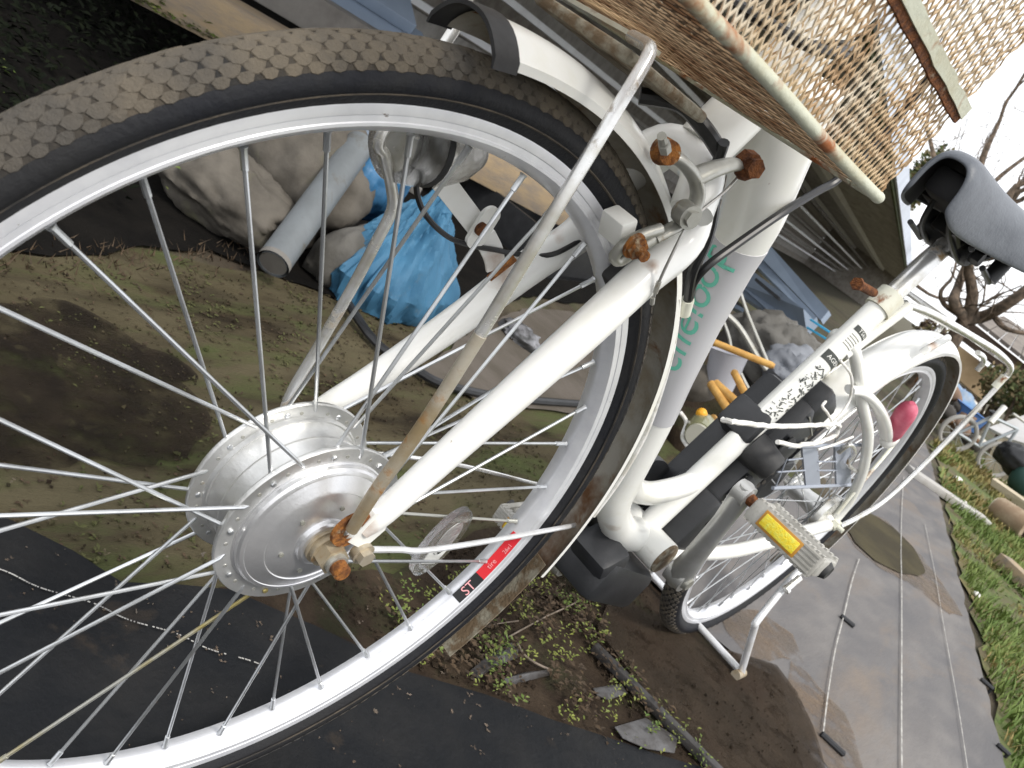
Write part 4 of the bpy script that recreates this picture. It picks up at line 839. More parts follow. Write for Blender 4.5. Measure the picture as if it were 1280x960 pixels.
# axle stack
ax = MB()
ax.lathe([(XN+.019, .0145), (XN+.0235, .0145), (XN+.0235, .0125), (XN+.0265, .0125)], n=32); ax.v = [MW @ q for q in ax.v]; ax.build('axle_collar', M['chrome_rust'], fw)
nut = MB()
hx = [(cos(pi/3*k+.3)*.0112, sin(pi/3*k+.3)*.0112) for k in range(6)]
nut.prism([(.0555, a, b) for a, b in hx], (1, 0, 0), .0095); nut.lathe([(.0535, .0128), (.0535, .0128), (.0556, .0128), (.0556, .009)], n=28)
nut.v = [MW @ q for q in nut.v]; nut.build('axle_nut', M['chrome_rust'], fw, auto=25)
nb = MB(); nb.lathe([(.0648, .0080), (.0690, .0080), (.0690, .006), (.064, .006)], n=20); nb.v = [MW @ q for q in nb.v]; nb.build('axle_washer', M['grey_alloy'], fw)
at = MB(); at.lathe([(.0400, .0062), (.0760, .0062), (.0772, .0052), (.0775, .0001)], n=20); at.v = [MW @ q for q in at.v]; at.build('axle', M['rust_light'], fw)
# far nut
fn = MB(); fn.prism([(-.052, a, b) for a, b in hx], (1, 0, 0), .010); fn.lathe([(-.062, .005), (-.040, .0055)], n=16); fn.v = [MW @ q for q in fn.v]; fn.build('axle_nut', M['chrome_rust'], fw)
# printed ratings on the cover
inv_n = (MW.to_3x3() @ V((1, 0, 0))).normalized()
# spoke reflector
rf = MB()
c = (onx(549, 674, .006)); c.x = .008
def oval(mb, c, du, dv, n, a, b, h, k=28):
    c = V(c); mb.prism([c+du*(a*cos(2*pi*i/k))*(1 if abs(cos(2*pi*i/k)) < .98 else .99)+dv*(b*sin(2*pi*i/k)) for i in range(k)], n, h)
du = (onx(572, 648, .006)-onx(527, 702, .006)).normalized(); dn = V((1, 0, 0)); dv = dn.cross(du)
oval(rf, c-dn*.003, du, dv, dn, .040, .020, .007)
ro = rf.build('spoke_reflector', M['glass'], fw); ro['label'] = 'clear oval spoke reflector with a white patch'
rf2 = MB(); oval(rf2, c+du*.007+dn*.0042, du, dv, dn, .020, .0105, .0008); rf2.build('reflector_face', M['reflector'], fw)
rf3 = MB(); q = c-du*.013+dn*.0043; rf3.prism([q+du*.009+dv*.012, q-du*.011+dv*.009, q-du*.010-dv*.010, q+du*.008-dv*.012], dn, .0007); rf3.build('reflector_patch', M['label_white'], fw)
# sticker on the rim
def rim_patch(a0, a1, f0, f1, h, m, name):
    # on the slanting near face between (x .0005,r .2804) and (x .0105,r .2858)
    A, B = V((.0045, .2812)), V((.0105, .2858)); nn = V((.61, -.79)); mb = MB(); k = 14; vs = []
    for i in range(k+1):
        a = radians(a0+(a1-a0)*i/k)
        for f in (f0, f1):
            for hh in (0, h):
                xr = A+(B-A)*f+nn*hh; vs.append(MW @ V((xr.x, xr.y*sin(a), xr.y*cos(a))))
    fs = []
    for i in range(k):
        o = i*4; fs += [(o+1, o+5, o+7, o+3), (o, o+4, o+5, o+1), (o+2, o+3, o+7, o+6)]
    fs += [(0, 1, 3, 2), (k*4, k*4+2, k*4+3, k*4+1)]
    mb.add(vs, fs); return mb.build(name, m, fw)
rim_patch(95.8, 107.2, -.32, 1.12, .0004, M['red'], 'rim_sticker').__setitem__('label', 'red half of the rim sticker')
rim_patch(107.2, 113.8, -.32, 1.14, .00042, M['black_st'], 'rim_sticker').__setitem__('label', 'black half of the rim sticker')
def rim_text(s, a0, size, m, f=.5, k=1):
    a = radians(a0); A, B = V((.0045, .2812)), V((.0105, .2858)); xr = A+(B-A)*f
    o = MW @ V((xr.x, xr.y*sin(a), xr.y*cos(a))); R3 = MW.to_3x3()
    t = R3 @ V((0, cos(a), -sin(a))); nrm = R3 @ V((.61, -.79*sin(a), -.79*cos(a)))
    return cyl_text(s, size, m, 'sticker_lettering', fw, o, -t, nrm.cross(-t), nrm, 0, .00085)
rim_text('ST', 110.5, .0135, M['pinkprint']); rim_text('tire', 103.8, .0075, M['pinkprint'], .4); rim_text('26x1', 99.4, .0058, M['pinkprint'], .6)
# valve
# ---- fork (moves with the steering; laid out in world space)
def stube(name, pts, r, m, n=16, k=6, parent=bike, **kw):
    P = spline(pts, k)
    if isinstance(r, (list, tuple)):
        rr = []
        for i in range(len(P)):
            t = i/k; j = min(int(t), len(r)-2); rr.append(r[j]+(r[j+1]-r[j])*(t-j))
    else: rr = r
    return MB().tube(P, rr, n, **kw).build(name, m, parent)
fork = MB()
bl = [onx(452, 664, .056), onx(480, 640, .056), onx(560, 567, .055), onx(648, 488, .054), onx(735, 410, .051), onx(800, 350, .046), onx(858, 298, .037), V((.022, .158, .672))]
P = spline(bl, 6); rr0 = [.0062, .0092, .0108, .0128, .0142, .0146, .0146, .014]
rr = [rr0[min(i//6, 6)]+(rr0[min(i//6, 6)+1]-rr0[min(i//6, 6)])*((i % 6)/6 if i < 42 else 1) for i in range(len(P))]
fork.tube(P, rr, 20)
blf = [onx(378, 522, -.042), onx(420, 500, -.042), onx(470, 470, -.042), onx(570, 402, -.042), onx(660, 335, -.041), onx(725, 290, -.038), V((-.034, .150, .625)), V((-.020, .160, .672))]
P2 = spline(blf, 6); fork.tube(P2, rr, 20)
fork.tube(spline([(.040, .146, .650), (.022, .158, .676), (0, .163, .682), (-.022, .160, .676), (-.038, .150, .640)], 5), .0165, 16)
fo = fork.build('fork', M['white_clean'], bike, auto=60)
st = MB().tube([(0, .163, .675), (0, .178, .705)], .017, 20); st.build('steerer', M['white_clean'], bike)
# fork ends
de = MB(); e0 = bl[0]; de.prism([e0+V((-.001, -.011, -.006)), e0+V((-.001, .008, -.014)), e0+V((-.001, .017, .004)), e0+V((-.001, .010, .022)), e0+V((-.001, -.004, .020))], (1, 0, 0), .005)
de.build('fork_end', M['white'], bike)
rw = MB(); wc = onx(438, 660, .0565); rw.lathe([(0, .007), (0, .0155), (.0026, .0150), (.003, .007)], c=wc, n=24); rw.build('washer', M['rust_light'], bike)
sb = MB(); c1 = onx(452, 690, .060); sb.disc(c1, (1, 0, 0), .0085, .006, 20); sb.disc(c1+V((.005, 0, 0)), (1, 0, 0), .0065, .006, 6); sb.build('stay_bolt', M['chrome_rust'], bike)
# stays
s1 = [onx(465, 687, .061), onx(500, 687, .060), onx(530, 688, .060), onx(600, 678, .052), onx(668, 666, .042), onx(726, 655, .031)]
stube('mudguard_stay', s1, .0025, M['bright'], 10)
sf = [V((-.05, .012, .345)), V((-.046, .2, .338)), V((-.031, .36, .325))]; stube('mudguard_stay', sf, .0021, M['chrome'], 10)
s2 = [onx(439, 662, .0625), onx(470, 612, .064), onx(525, 535, .066), onx(600, 418, .066), onx(680, 286, .064), onx(740, 188, .060), onx(785, 113, .055), onx(806, 78, .050), onx(812, 62, .0455), onz(806, 55, .716), onz(790, 46, .7175)]
stube('basket_stay', s2, .0041, M['chrome'], 14).__setitem__('label', 'grey rod from hub to basket, brown with rust near the hub')
rs = [q+V((.0004, 0, 0)) for q in s2[:4]]; stube('rusted_sleeve', rs, [.0044, .0046, .0045, .0043], M['chrome_rust'], 14)
s3 = [V((-.052, .012, .345)), onx(360, 500, -.062), onx(400, 430, -.064), onx(440, 360, -.065), onx(470, 303, -.065), onx(490, 262, -.066), onx(489, 232, -.068), onx(481, 195, -.070), onx(479, 165, -.072), V((-.078, -.025, .66)), V((-.085, -.028, .705)), V((-.085, -.01, .717))]
stube('basket_stay', s3, .0041, M['chrome'], 14)
# ---- head, main tube and the rest of the frame
fr = MB()
mt = [V((0, .236, .775)), V((0, .258, .733)), onx(940, 268, 0), onx(912, 330, 0), onx(878, 400, 0), onx(846, 468, 0), onx(818, 530, 0), onx(783, 597, 0), onx(767, 632, 0), onx(772, 656, 0), V((0, .560, .2765)), V((0, .605, .272))]
P = spline(mt, 6); rr0 = [.034, .033, .0285, .0225, .0190, .0180, .0178, .0182, .0195, .0210, .0222, .0225]
rr = [rr0[min(i//6, 10)]+(rr0[min(i//6, 10)+1]-rr0[min(i//6, 10)])*((i % 6)/6 if i < 66 else 1) for i in range(len(P))]
fr.tube(P, rr, 28)
fr.tube([(0, .170, .690), (0, .265, .955)], .0215, 24)       # head tube
fr.tube([(-.036, .604, .2735), (.044, .604, .2735)], .0235, 24)   # bottom bracket shell
sa, sbp = V((0, .600, .275)), V((0, .7605, .675))
fr.tube([sa, sbp], .0155, 24)
fr.tube(spline([V((0, .452, .375)), V((0, .485, .352)), V((0, .54, .343)), V((0, .600, .352)), V((0, .632, .362))], 5), .0145, 16)    # short brace
stay = [V((.006, .738, .612)), V((.018, .752, .603)), onx(1078, 505, .036), onx(1085, 545, .048), onx(1078, 590, .056), onx(1060, 628, .059), onx(1038, 656, .060)]
fr.tube(spline(stay, 6), .0085, 14); fr.tube(spline([V((-q.x, q.y, q.z)) for q in stay], 6), .0085, 14)
ch = [V((.032, .625, .270)), onx(905, 690, .050), onx(960, 678, .056), onx(1010, 663, .059), onx(1036, 656, .060)]
fr.tube(spline(ch, 5), .0105, 14); fr.tube(spline([V((-q.x, q.y, q.z)) for q in ch], 5), .0105, 14)
fr.tube([V((.012, .735, .596)), V((.018, .792, .690))], .0075, 12)
fr.build('frame', M['white'], bike, auto=60)
bc = MB(); bc.lathe([(.043, .0225), (.0465, .0225), (.0475, .021), (.0475, .012), (.046, .0005)], c=(0, .604, .2735), n=28); bc.build('bracket_ring', M['dirt'], bike)
cl = MB(); sd = (sbp-sa).normalized(); cl.tube([sbp-sd*.012, sbp+sd*.016], .0185, 24); cl.build('seat_clamp', M['cream'], bike)
cb = MB(); cc = onx(1092, 366, .012); cb.tube([cc, onx(1072, 355, .010)], .0055, 12); cb.disc(onx(1072, 355, .010), cc-onx(1072, 355, .010), .0078, .007, 6); cb.build('clamp_bolt', M['rust'], bike)
spt = sbp+sd*.012; pe = V((0, .8125, .805)); MB().tube([spt, pe], .0128, 20).build('seat_post', M['chrome'], bike)
# grey decal wrapped round the main tube + lettering
def tube_patch(pts, rad, a0, a1, m, name, h=.0007, nrm=V((1, 0, 0)), n=14, rf_=None):
    """a curved film round a tube path from angle a0 to a1 (measured from nrm about the path)"""
    mb = MB(); P = [V(p) for p in pts]; vs = []
    for i, p in enumerate(P):
        t = (P[min(i+1, len(P)-1)]-P[max(i-1, 0)]).normalized(); nn = (nrm-t*nrm.dot(t)).normalized(); b = t.cross(nn)
        R_ = (rad[i] if isinstance(rad, (list, tuple)) else rad)
        for k in range(n+1):
            a = radians(a0+(a1-a0)*k/n); d = nn*cos(a)+b*sin(a)
            vs += [p+d*(R_-.0004), p+d*(R_+h)]
    m2 = 2*(n+1); fs = []
    for i in range(len(P)-1):
        for k in range(n):
            o = i*m2+k*2; fs += [(o+1, o+3, o+m2+3, o+m2+1)]
        for k in (0, n):
            o = i*m2+k*2; fs += [(o, o+1, o+m2+1, o+m2)]
    for i in (0, len(P)-1):
        for k in range(n): o = i*m2+k*2; fs += [(o, o+2, o+3, o+1)]
    return mb.add(vs, fs).build(name, m, bike)
Pm = spline(mt, 6)
def rad_at(i): return rr[i]
seg = list(range(15, 36)); tube_patch([Pm[i] for i in seg], [rr[i] for i in seg], -70, 165, M['decal_grey'], 'decal', nrm=V((1, -.0, 0)))
word = 'eneloop'
# letters follow the tube, read from the bottom upwards
lens = [0]
for i in range(1, len(Pm)): lens.append(lens[-1]+(Pm[i]-Pm[i-1]).length)
def on_main(s):
    i = max(k for k in range(len(lens)) if lens[k] <= s); i = min(i, len(Pm)-2); f = (s-lens[i])/(lens[i+1]-lens[i])
    return Pm[i].lerp(Pm[i+1], f), (Pm[i+1]-Pm[i]).normalized(), rr[i]+(rr[i+1]-rr[i])*f
s_top, s_bot = lens[15], lens[29]
adv = [1, 1, 1, .5, 1.02, 1.04, 1.04]; tot_ = sum(adv)
for i, chn in enumerate(word):
    s = s_bot+(s_top-s_bot)*(sum(adv[:i])+adv[i]/2)/tot_
    p, t, R_ = on_main(s); nn = V((1, 0, 0)); nn = (nn-t*nn.dot(t)).normalized(); b = t.cross(nn)
    a = radians(103); nr = nn*cos(a)+b*sin(a); q = p+nr*R_
    dl = -t; dvv = nr.cross(dl)
    cyl_text(chn, .045, M['green_print'], 'lettering', bike, q, dl, dvv, nr, R_, .0012)
# labels on the seat tube
def st_at(px, py): # parameter along the seat tube of a picture point
    q = onx(px, py, .012); return (q-sa).dot(sd)
la, lb2, lc, lt = st_at(955, 520), st_at(1034, 448), st_at(1043, 437), st_at(1082, 404)
nz_ = V((.86, -.5, .1))
def st_patch(t0, t1, a0, a1, m, name, h): return tube_patch([sa+sd*(t0+(t1-t0)*k/4) for k in range(5)], .0155, a0, a1, m, name, h=h, nrm=nz_, n=10)
st_patch(la+.004, lt, -75, 75, M['label_white'], 'caution_label', .0006)
st_patch(lb2+.001, lc+.003, -62, 52, M['ink'], 'label_bar', .0010); st_patch(lt-.011, lt-.003, -50, 48, M['ink'], 'label_bar', .0010)
def st_text(s, t, size, m, a=0, nm='label_lettering'):
    nn = (nz_-sd*nz_.dot(sd)).normalized(); b = sd.cross(nn); d = nn*cos(radians(a))+b*sin(radians(a))
    # letters run round the tube
    o = sa+sd*t; cu = cyl_text(s, size, m, nm, bike, o+d*.0155, sd.cross(d)*1, sd, d, 0, .0013)
    return cu
def round_text(s, t, size, m, a0=0, ex=.0014, nm='label_lettering'):
    cu = bpy.data.curves.new('lettering', 'FONT'); cu.body = s; cu.size = size; cu.align_x = 'CENTER'; cu.align_y = 'CENTER'; cu.resolution_u = 3
    tt = link(bpy.data.objects.new('lettering', cu)); dg = bpy.context.evaluated_depsgraph_get(); dg.update()
    me = bpy.data.meshes.new_from_object(tt.evaluated_get(dg)); bpy.data.objects.remove(tt)
    bm = bmesh.new(); bm.from_mesh(me); bmesh.ops.triangulate(bm, faces=bm.faces[:])
    nn = (nz_-sd*nz_.dot(sd)).normalized(); b = sd.cross(nn); inv = WM[bike.name].inverted()
    for q in bm.verts:
        a = radians(a0)+q.co.x/.0155; q.co = inv @ (sa+sd*(t+q.co.y)+(nn*cos(a)+b*sin(a))*(.0155+ex))
    bm.to_mesh(me); bm.free(); me.materials.clear(); me.materials.append(m); return obj_from(nm, me, bike)
round_text('TS63', lt-.007, .0075, M['label_white']); round_text('AGEM', (lb2+lc)/2+.002, .0085, M['label_white'])
# illegible small marks on the label
mk = MB(); random.seed(11)
nn_ = (nz_-sd*nz_.dot(sd)).normalized(); b_ = sd.cross(nn_)
def mark(t, a, dt, da, wd):
    vs = []
    for k in range(4):
        aa = radians(a+da*k/3); d = nn_*cos(aa)+b_*sin(aa); tt2 = t+dt*k/3+.0006*sin(k*2.1)
        tv = (sd*radians(da)*-.0155+(b_*cos(aa)-nn_*sin(aa))*dt).normalized() if abs(dt)+abs(da) > 0 else sd
        vs += [sa+sd*tt2+d*.0168+tv*wd, sa+sd*tt2+d*.0168-tv*wd]
    mk.add(vs, [(2*i, 2*i+1, 2*i+3, 2*i+2) for i in range(3)])
for k in range(110):
    mark(random.uniform(la+.010, lb2-.006), random.uniform(-45, 42), random.uniform(-.006, .006), random.uniform(-22, 22), random.uniform(.0003, .0009))
mk.build('label_drawing', M['ink'], bike, smooth=False)['kind'] = 'stuff'
for k in range(5):
    t = lt-.017-.004*k
    if t > lc+.006: st_patch(t, t+.0009, -40, random.uniform(10, 40), M['ink_soft'], 'label_line', .0010)
# ---- black units
bt = MB(); bdir = sd; bn = V((0, cos(atan2(sd.y, sd.z)), -sin(atan2(sd.y, sd.z)))); Rb = rotmat((1, 0, 0), bn)
# local frame for the battery: x across, bn rearwards, sd up the tube
Rb = Matrix((V((1, 0, 0)), bn, sd)).transposed()
def bpt(x, b, t): return sa+V((x, 0, 0))+bn*b+sd*t
bt.box(bpt(-.010, .062, .165), (.088, .078, .225), Rb, .012); bt.box(bpt(.004, .068, .285), (.060, .066, .06), Rb, .012); bt.build('battery', M['black'], bike)
hb = MB(); hb.box(bpt(-.012, .006, .198), (.054, .046, .048), Rb, .006); hb.build('battery_holder', M['black'], bike)
b3 = MB(); b3.box(bpt(.006, .048, .062), (.072, .070, .085), Rb, .010); b3.build('battery_base', M['black'], bike)
b4 = MB(); b4.box(bpt(.038, .050, .085), (.008, .050, .040), Rb, .003); b4.box(bpt(.038, .050, .135), (.008, .050, .042), Rb, .003); b4.box(bpt(.0385, .050, .200), (.006, .046, .060), Rb, .003); b4.build('battery_panel', M['blackm'], bike)
sm_ = MB()
for t_ in (.115, .150, .262): sm_.box(bpt(.0342, .062, t_), (.0012, .070, .0022), Rb)
sm_.build('battery_seam', M['ink_soft'], bike)['kind'] = 'stuff'
for b__, t_ in ((.036, .105), (.088, .105), (.036, .25), (.088, .25)): MB().disc(bpt(.0346, b__, t_), (1, 0, 0), .0032, .0016, 12).build('battery_screw', M['grey_alloy'], bike)
kn = MB(); k0 = bpt(.012, .016, .182); k1 = k0+V((.042, .010, -.006)); kn.tube([k0, k0+(k1-k0)*.3, k0+(k1-k0)*.9, k1], [.024, .0235, .020, .016], 24); kn.build('battery_lock', M['blackm'], bike)
bb = MB()
bb.box((.004, .560, .222), (.082, .150, .062), Matrix.Rotation(radians(-14), 3, 'X'), .012); bb.box((.010, .510, .250), (.062, .05, .05), Matrix.Rotation(radians(30), 3, 'X'), .01)
bb.build('drive_unit_cover', M['black'], bike)
cg = MB(); cg.box((-.048, .86, .31), (.016, .50, .085), Matrix.Rotation(radians(6), 3, 'X'), .007); cg.lathe([(-.055, .001), (-.055, .088), (-.042, .088), (-.042, .001)], c=(0, .604, .2735), n=40); cg.build('chain_case', M['black'], bike)
# white cord caught on the battery
cord = [onx(903, 524, .050), onx(918, 528, .062), onx(945, 531, .066), onx(985, 533, .066), onx(1025, 531, .066), onx(1046, 530, .064), onx(1047, 540, .064), onx(1035, 549, .064), onx(1012, 555, .064), onx(990, 557, .063), onx(972, 552, .060)]
random.seed(3)
P = [q+V((random.uniform(-1, 1), random.uniform(-1, 1), random.uniform(-1, 1)))*.0009 for q in spline(cord, 5)]
MB().tube(P, .0029, 8).build('white_cord', M['wire'], bike)
stube('loose_cord', [onx(1041, 528, .064), onx(1034, 516, .060), onx(1028, 508, .055), onx(1032, 502, .05)], .0018, M['wire'], 8)
stube('loose_cord', [onx(1042, 527, .062), onx(1054, 514, .056), onx(1063, 496, .050), onx(1064, 470, .046), onx(1050, 450, .03)], .0018, M['wire'], 8)
stube('loose_cord', [onx(1022, 562, .052), onx(1042, 556, .054), onx(1066, 546, .056)], .0018, M['wire'], 8)
# ---- cranks and pedals
def crank(s, a):
    mb = MB(); c = V((s*.072, .604, .2735)); e = c+V((s*.010, sin(a), cos(a)))*1.0
    d = V((0, sin(a), cos(a))); pts = [c-d*.014, c, c+d*.04+V((s*.004, 0, 0)), c+d*.11+V((s*.010, 0, 0)), c+d*.160+V((s*.012, 0, 0)), c+d*.172+V((s*.012, 0, 0))]
    mb.tube(pts, [.012, .0165, .0135, .0115, .0130, .009], 16, flat=None)
    mb.disc(c, (1, 0, 0), .0165, .026, 24); mb.disc(c+d*.160+V((s*.012, 0, 0)), (1, 0, 0), .0135, .018, 20)
    o = mb.build('crank', M['crank'], bike, auto=50)
    cp = MB(); cp.disc(c+V((s*.016, 0, 0)), (1, 0, 0), .010, .006, 18, .008); cp.build('crank_cap', M['grey_alloy'], bike)
    return c+d*.160+V((s*.012, 0, 0))
pl_ = crank(1, atan2(.545-.604, .418-.2735)); pr = crank(-1, atan2(.604-.545, .2735-.418))
def pedal(p, s, tilt):
    R_ = Matrix.Rotation(tilt, 3, 'X'); sp = MB(); sp.tube([p, p+V((s*.026, 0, 0))], [.0085, .0062], 14); sp.build('pedal_spindle', M['rust'], bike)
    c = p+V((s*.072, 0, 0)); mb = MB()
    for q in (-1, 1):
        mb.box(c+R_ @ V((0, q*.030, 0)), (.092, .012, .028), R_, .003)
        for k in range(5): mb.box(c+R_ @ V((s*(.030+.0*k), q*.0365, -.010+.005*k)), (.026, .0016, .0022), R_)
        for k in range(14): mb.box(c+R_ @ V((-.042+.0065*k, q*.030, .0138)), (.0035, .011, .0018), R_); mb.box(c+R_ @ V((-.042+.0065*k, q*.030, -.0138)), (.0035, .011, .0018), R_)
    mb.box(c-V((s*.043, 0, 0)), (.010, .062, .022), R_, .003); mb.box(c+V((s*.043, 0, 0)), (.010, .062, .022), R_, .003)
    mb.tube([c-V((.045, 0, 0)), c+V((.045, 0, 0))], .009, 14)
    pd = mb.build('pedal', M['pedal'], bike)
    for q in (-1, 1):
        f = MB(); f.box(c+R_ @ V((-s*.004, q*.0368, 0)), (.052, .002, .020), R_, .0008); f.build('reflector_surround', M['amber'], pd)
        f = MB(); f.box(c+R_ @ V((-s*.004, q*.0384, 0)), (.046, .002, .0145), R_, .0008); f.build('pedal_reflector', M['yellow'], pd)
    cp = MB(); cp.disc(c+V((s*.050, 0, 0)), (1, 0, 0), .011, .006, 18, .008); cp.build('pedal_cap', M['blackm'], pd)
pedal(pl_, 1, radians(-7)); pedal(pr, -1, radians(5))
# ---- mudguards
def mud(name, a0, a1, Mx, w=.030, R0=.3385, crown=.0145, n=72, mo=None, mi=None):
    pr_o = []
    for k in range(13):
        s = -1+2*k/12; pr_o.append((w*s, R0+crown*(1-abs(s)**2.4)))
    edge = [(w-.0005, R0-.004), (w+.0012, R0-.0045), (w+.0012, R0+.0006)]
    outer = [(-(w+.0012), R0-.0045), (-(w+.0012), R0+.0008)]+pr_o[0:]+[(w+.0012, R0+.0008), (w+.0012, R0-.0045)]
    inner = [(x*.965, r-.0014) for x, r in pr_o]
    a = MB().lathe(outer, n=n, a0=radians(a0), a1=radians(a1)); a.v = [Mx @ q for q in a.v]; o = a.build(name, mo or M['white'], bike, auto=60)
    b = MB().lathe([(-(w+.0004), R0-.0045)]+inner+[(w+.0004, R0-.0045)], n=n, a0=radians(a0), a1=radians(a1)); b.v = [Mx @ q for q in b.v]; i = b.build('mudguard_inside', mi or M['inner'], o, auto=60)
    return o
mg = mud('mudguard', -11.2, 101, MW, mi=M['inner']); 
tr = MB(); tr.lathe([(-.0335, .3325)]+[(.0322*(-1+2*k/12), .3390+.0160*(1-abs(-1+2*k/12)**2.4)) for k in range(13)]+[(.0335, .3325), (.0318, .3325)]+[(.030*(1-2*k/12), .3372+.0152*(1-abs(1-2*k/12)**2.4)) for k in range(13)]+[(-.0318, .3325)], n=5, a0=radians(-13.4), a1=radians(-10.4), closed=True)
tr.v = [MW @ q for q in tr.v]; tr.build('mudguard_trim', M['blackm'], bike)
fl = MB(); fl.lathe([(-.026, .336), (-.013, .3395), (0, .3405), (.013, .3395), (.026, .336), (.026, .3345), (0, .339), (-.026, .3345)], n=8, a0=radians(99), a1=radians(122), closed=True)
fl.v = [MW @ q for q in fl.v]; fl.build('mud_flap', M['dirt'], bike)
# orange rust along the inner front edge
ri = MB(); ri.lathe([(-.029, .3385), (-.022, .3455), (-.012, .3496), (.004, .3508)], n=8, a0=radians(-11), a1=radians(-3)); ri.v = [MW @ q for q in ri.v]; ri.build('rust_patch', M['rust_light'], mg)
MR = Matrix.Translation(V((0, WB, .335)))
mud('mudguard', -62, 128, MR, w=.030, mo=M['white_clean'])
# ---- rear wheel
rw_ = empty('wheel', None, bike, MR); rw_['label'] = 'plain rear wheel with thin spokes'
tyre_parts(rw_, 110, False); rim_part(rw_)
spokes(rw_, .030, -.030, .0225, 0, 0, -50, -40, .0011, None, 60)
rh = MB(); rh.lathe([(-.045, .006), (-.034, .012), (-.032, .026), (-.028, .026), (-.026, .018), (0, .0165), (.026, .020), (.028, .027), (.032, .027), (.034, .016), (.048, .012), (.062, .006)], n=40); rh.v = [MR @ q for q in rh.v]; rh.build('hub', M['motor'], rw_)
rb = MB(); rb.lathe([(.036, .010), (.036, .040), (.040, .043), (.050, .041), (.052, .030), (.052, .008)], n=40); rb.v = [MR @ q for q in rb.v]; rb.build('hub_brake', M['chrome'], rw_)
an = MB(); an.prism([(.062, WB+a*.9, .335+b*.9) for a, b in hx], (1, 0, 0), .011); an.lathe([(.07, .0045), (.084, .0045), (.084, .001)], c=(0, WB, .335), n=14); an.build('axle_nut', M['cream'], bike)
# frame lock
lk = MB(); lc0 = onx(1100, 528, .040)
arc = [onx(1062, 487, .030), onx(1078, 490, .036), onx(1094, 505, .041), onx(1104, 524, .043), onx(1108, 545, .044)]
lk.tube(spline(arc, 5), [.009, .010, .011, .014, .013], 14, flat=.7); lk.tube(spline([V((-q.x, q.y, q.z)) for q in arc], 5), .009, 12)
lk.sphere(onx(1112, 548, .045), .020, 18, (.7, 1, .9)); lk.build('frame_lock', M['white_clean'], bike)
pk = MB(); pk.tube([onx(1114, 545, .046), onx(1117, 539, .048), onx(1131, 518, .052), onx(1136, 511, .053), onx(1139, 507, .053), onx(1141, 504, .053)], [.011, .0155, .0165, .0148, .011, .005], 20); pk.build('lock_key_cap', M['pink'], bike)
# silver cable and fittings near the hub
cbp = [onx(1048, 566, .045), onx(1062, 556, .05), onx(1068, 566, .05), onx(1060, 580, .05), onx(1074, 590, .05), onx(1084, 580, .05), onx(1078, 570, .05)]
stube('brake_link', cbp, .0035, M['chrome'], 8)
# grey guard beside the rear wheel: two broad bars between two rails
q3 = lambda px, py: onx(px, py, .040)
gd = MB()
for a_, c_ in (((985, 558), (1078, 556)), ((966, 610), (1070, 606))): gd.tube([q3(*a_), q3(*c_)], .0028, 8)
for a_, c_ in (((1022, 577), (1046, 577)), ((1022, 588), (1046, 588)), ((985, 575), (1003, 573)), ((972, 590), (1006, 588)), ((990, 556), (968, 612))): gd.tube([q3(*a_), q3(*c_)], .0013, 6)
guard = gd.build('wheel_guard', G['rack'], bike)
for P4_ in (((1003, 559), (1022, 558), (1026, 609), (1008, 610)), ((1044, 558), (1064, 557), (1064, 607), (1046, 608))): MB().prism([q3(*k) for k in P4_], (-1, 0, 0), .004).build('flat_bar', G['rack'], guard)
# ---- carrier
ca = MB()
railN = [V((.010, .800, .690)), V((.030, .86, .700)), V((.055, 1.0, .708)), V((.068, 1.16, .714)), onx(1262, 456, .070), onx(1261, 466, .071), onx(1252, 476, .071)]
railF = [V((-q.x, q.y, q.z)) for q in railN]
for rl in (railN, railF): ca.tube(spline(rl, 5), .0056, 12)
for i, (y, x) in enumerate(((.92, .042), (1.05, .058), (1.18, .066), (1.31, .069))): ca.tube([(-x, y, .706+.006*i/3), (x, y, .706+.006*i/3)], .0042, 10)
ca.tube([(0, .80, .690), (0, 1.31, .714)], .0045, 10)
e = railN[-1]; ca.tube(spline([e, onx(1245, 485, .071), onx(1170, 565, .072), onx(1110, 622, .071), onx(1075, 645, .068), onx(1050, 658, .066)], 5), .0048, 12)
ca.tube(spline([V((-e.x, e.y, e.z)), V((-.072, 1.30, .52)), V((-.066, 1.14, .335))], 5), .0048, 12)
ca.tube([V((.0, .775, .655)), V((.0, .81, .692))], .006, 10)
ca.build('carrier', M['chrome'], bike)
cj = MB(); cj.tube([onx(1256, 470, .0715), onx(1243, 484, .0715)], .0068, 12); cj.build('carrier_joint', M['cream'], bike)
hk = MB(); hk.tube(spline([onx(1222, 441, .02), onx(1229, 446, .02), onx(1229, 453, .02), onx(1221, 463, .02)], 5), .005, 10); hk.build('carrier_clip', M['chrome'], bike)
fs_ = MB(); fs_.tube(spline([onx(1123, 545, .034), onx(1112, 562, .045), onx(1080, 600, .058), onx(1046, 642, .064)], 4), .0032, 10); fs_.build('mudguard_stay', M['cream'], bike)
fb = MB(); fb.box(onx(1117, 552, .036), (.010, .016, .016)); fb.build('stay_bracket', M['cream'], bike)
ft = MB(); ft.tube([onx(1152, 441, .028), onx(1158, 437, .030), onx(1185, 422, .03)], .0055, 12); ft.build('mudguard_bridge', M['white_clean'], bike)
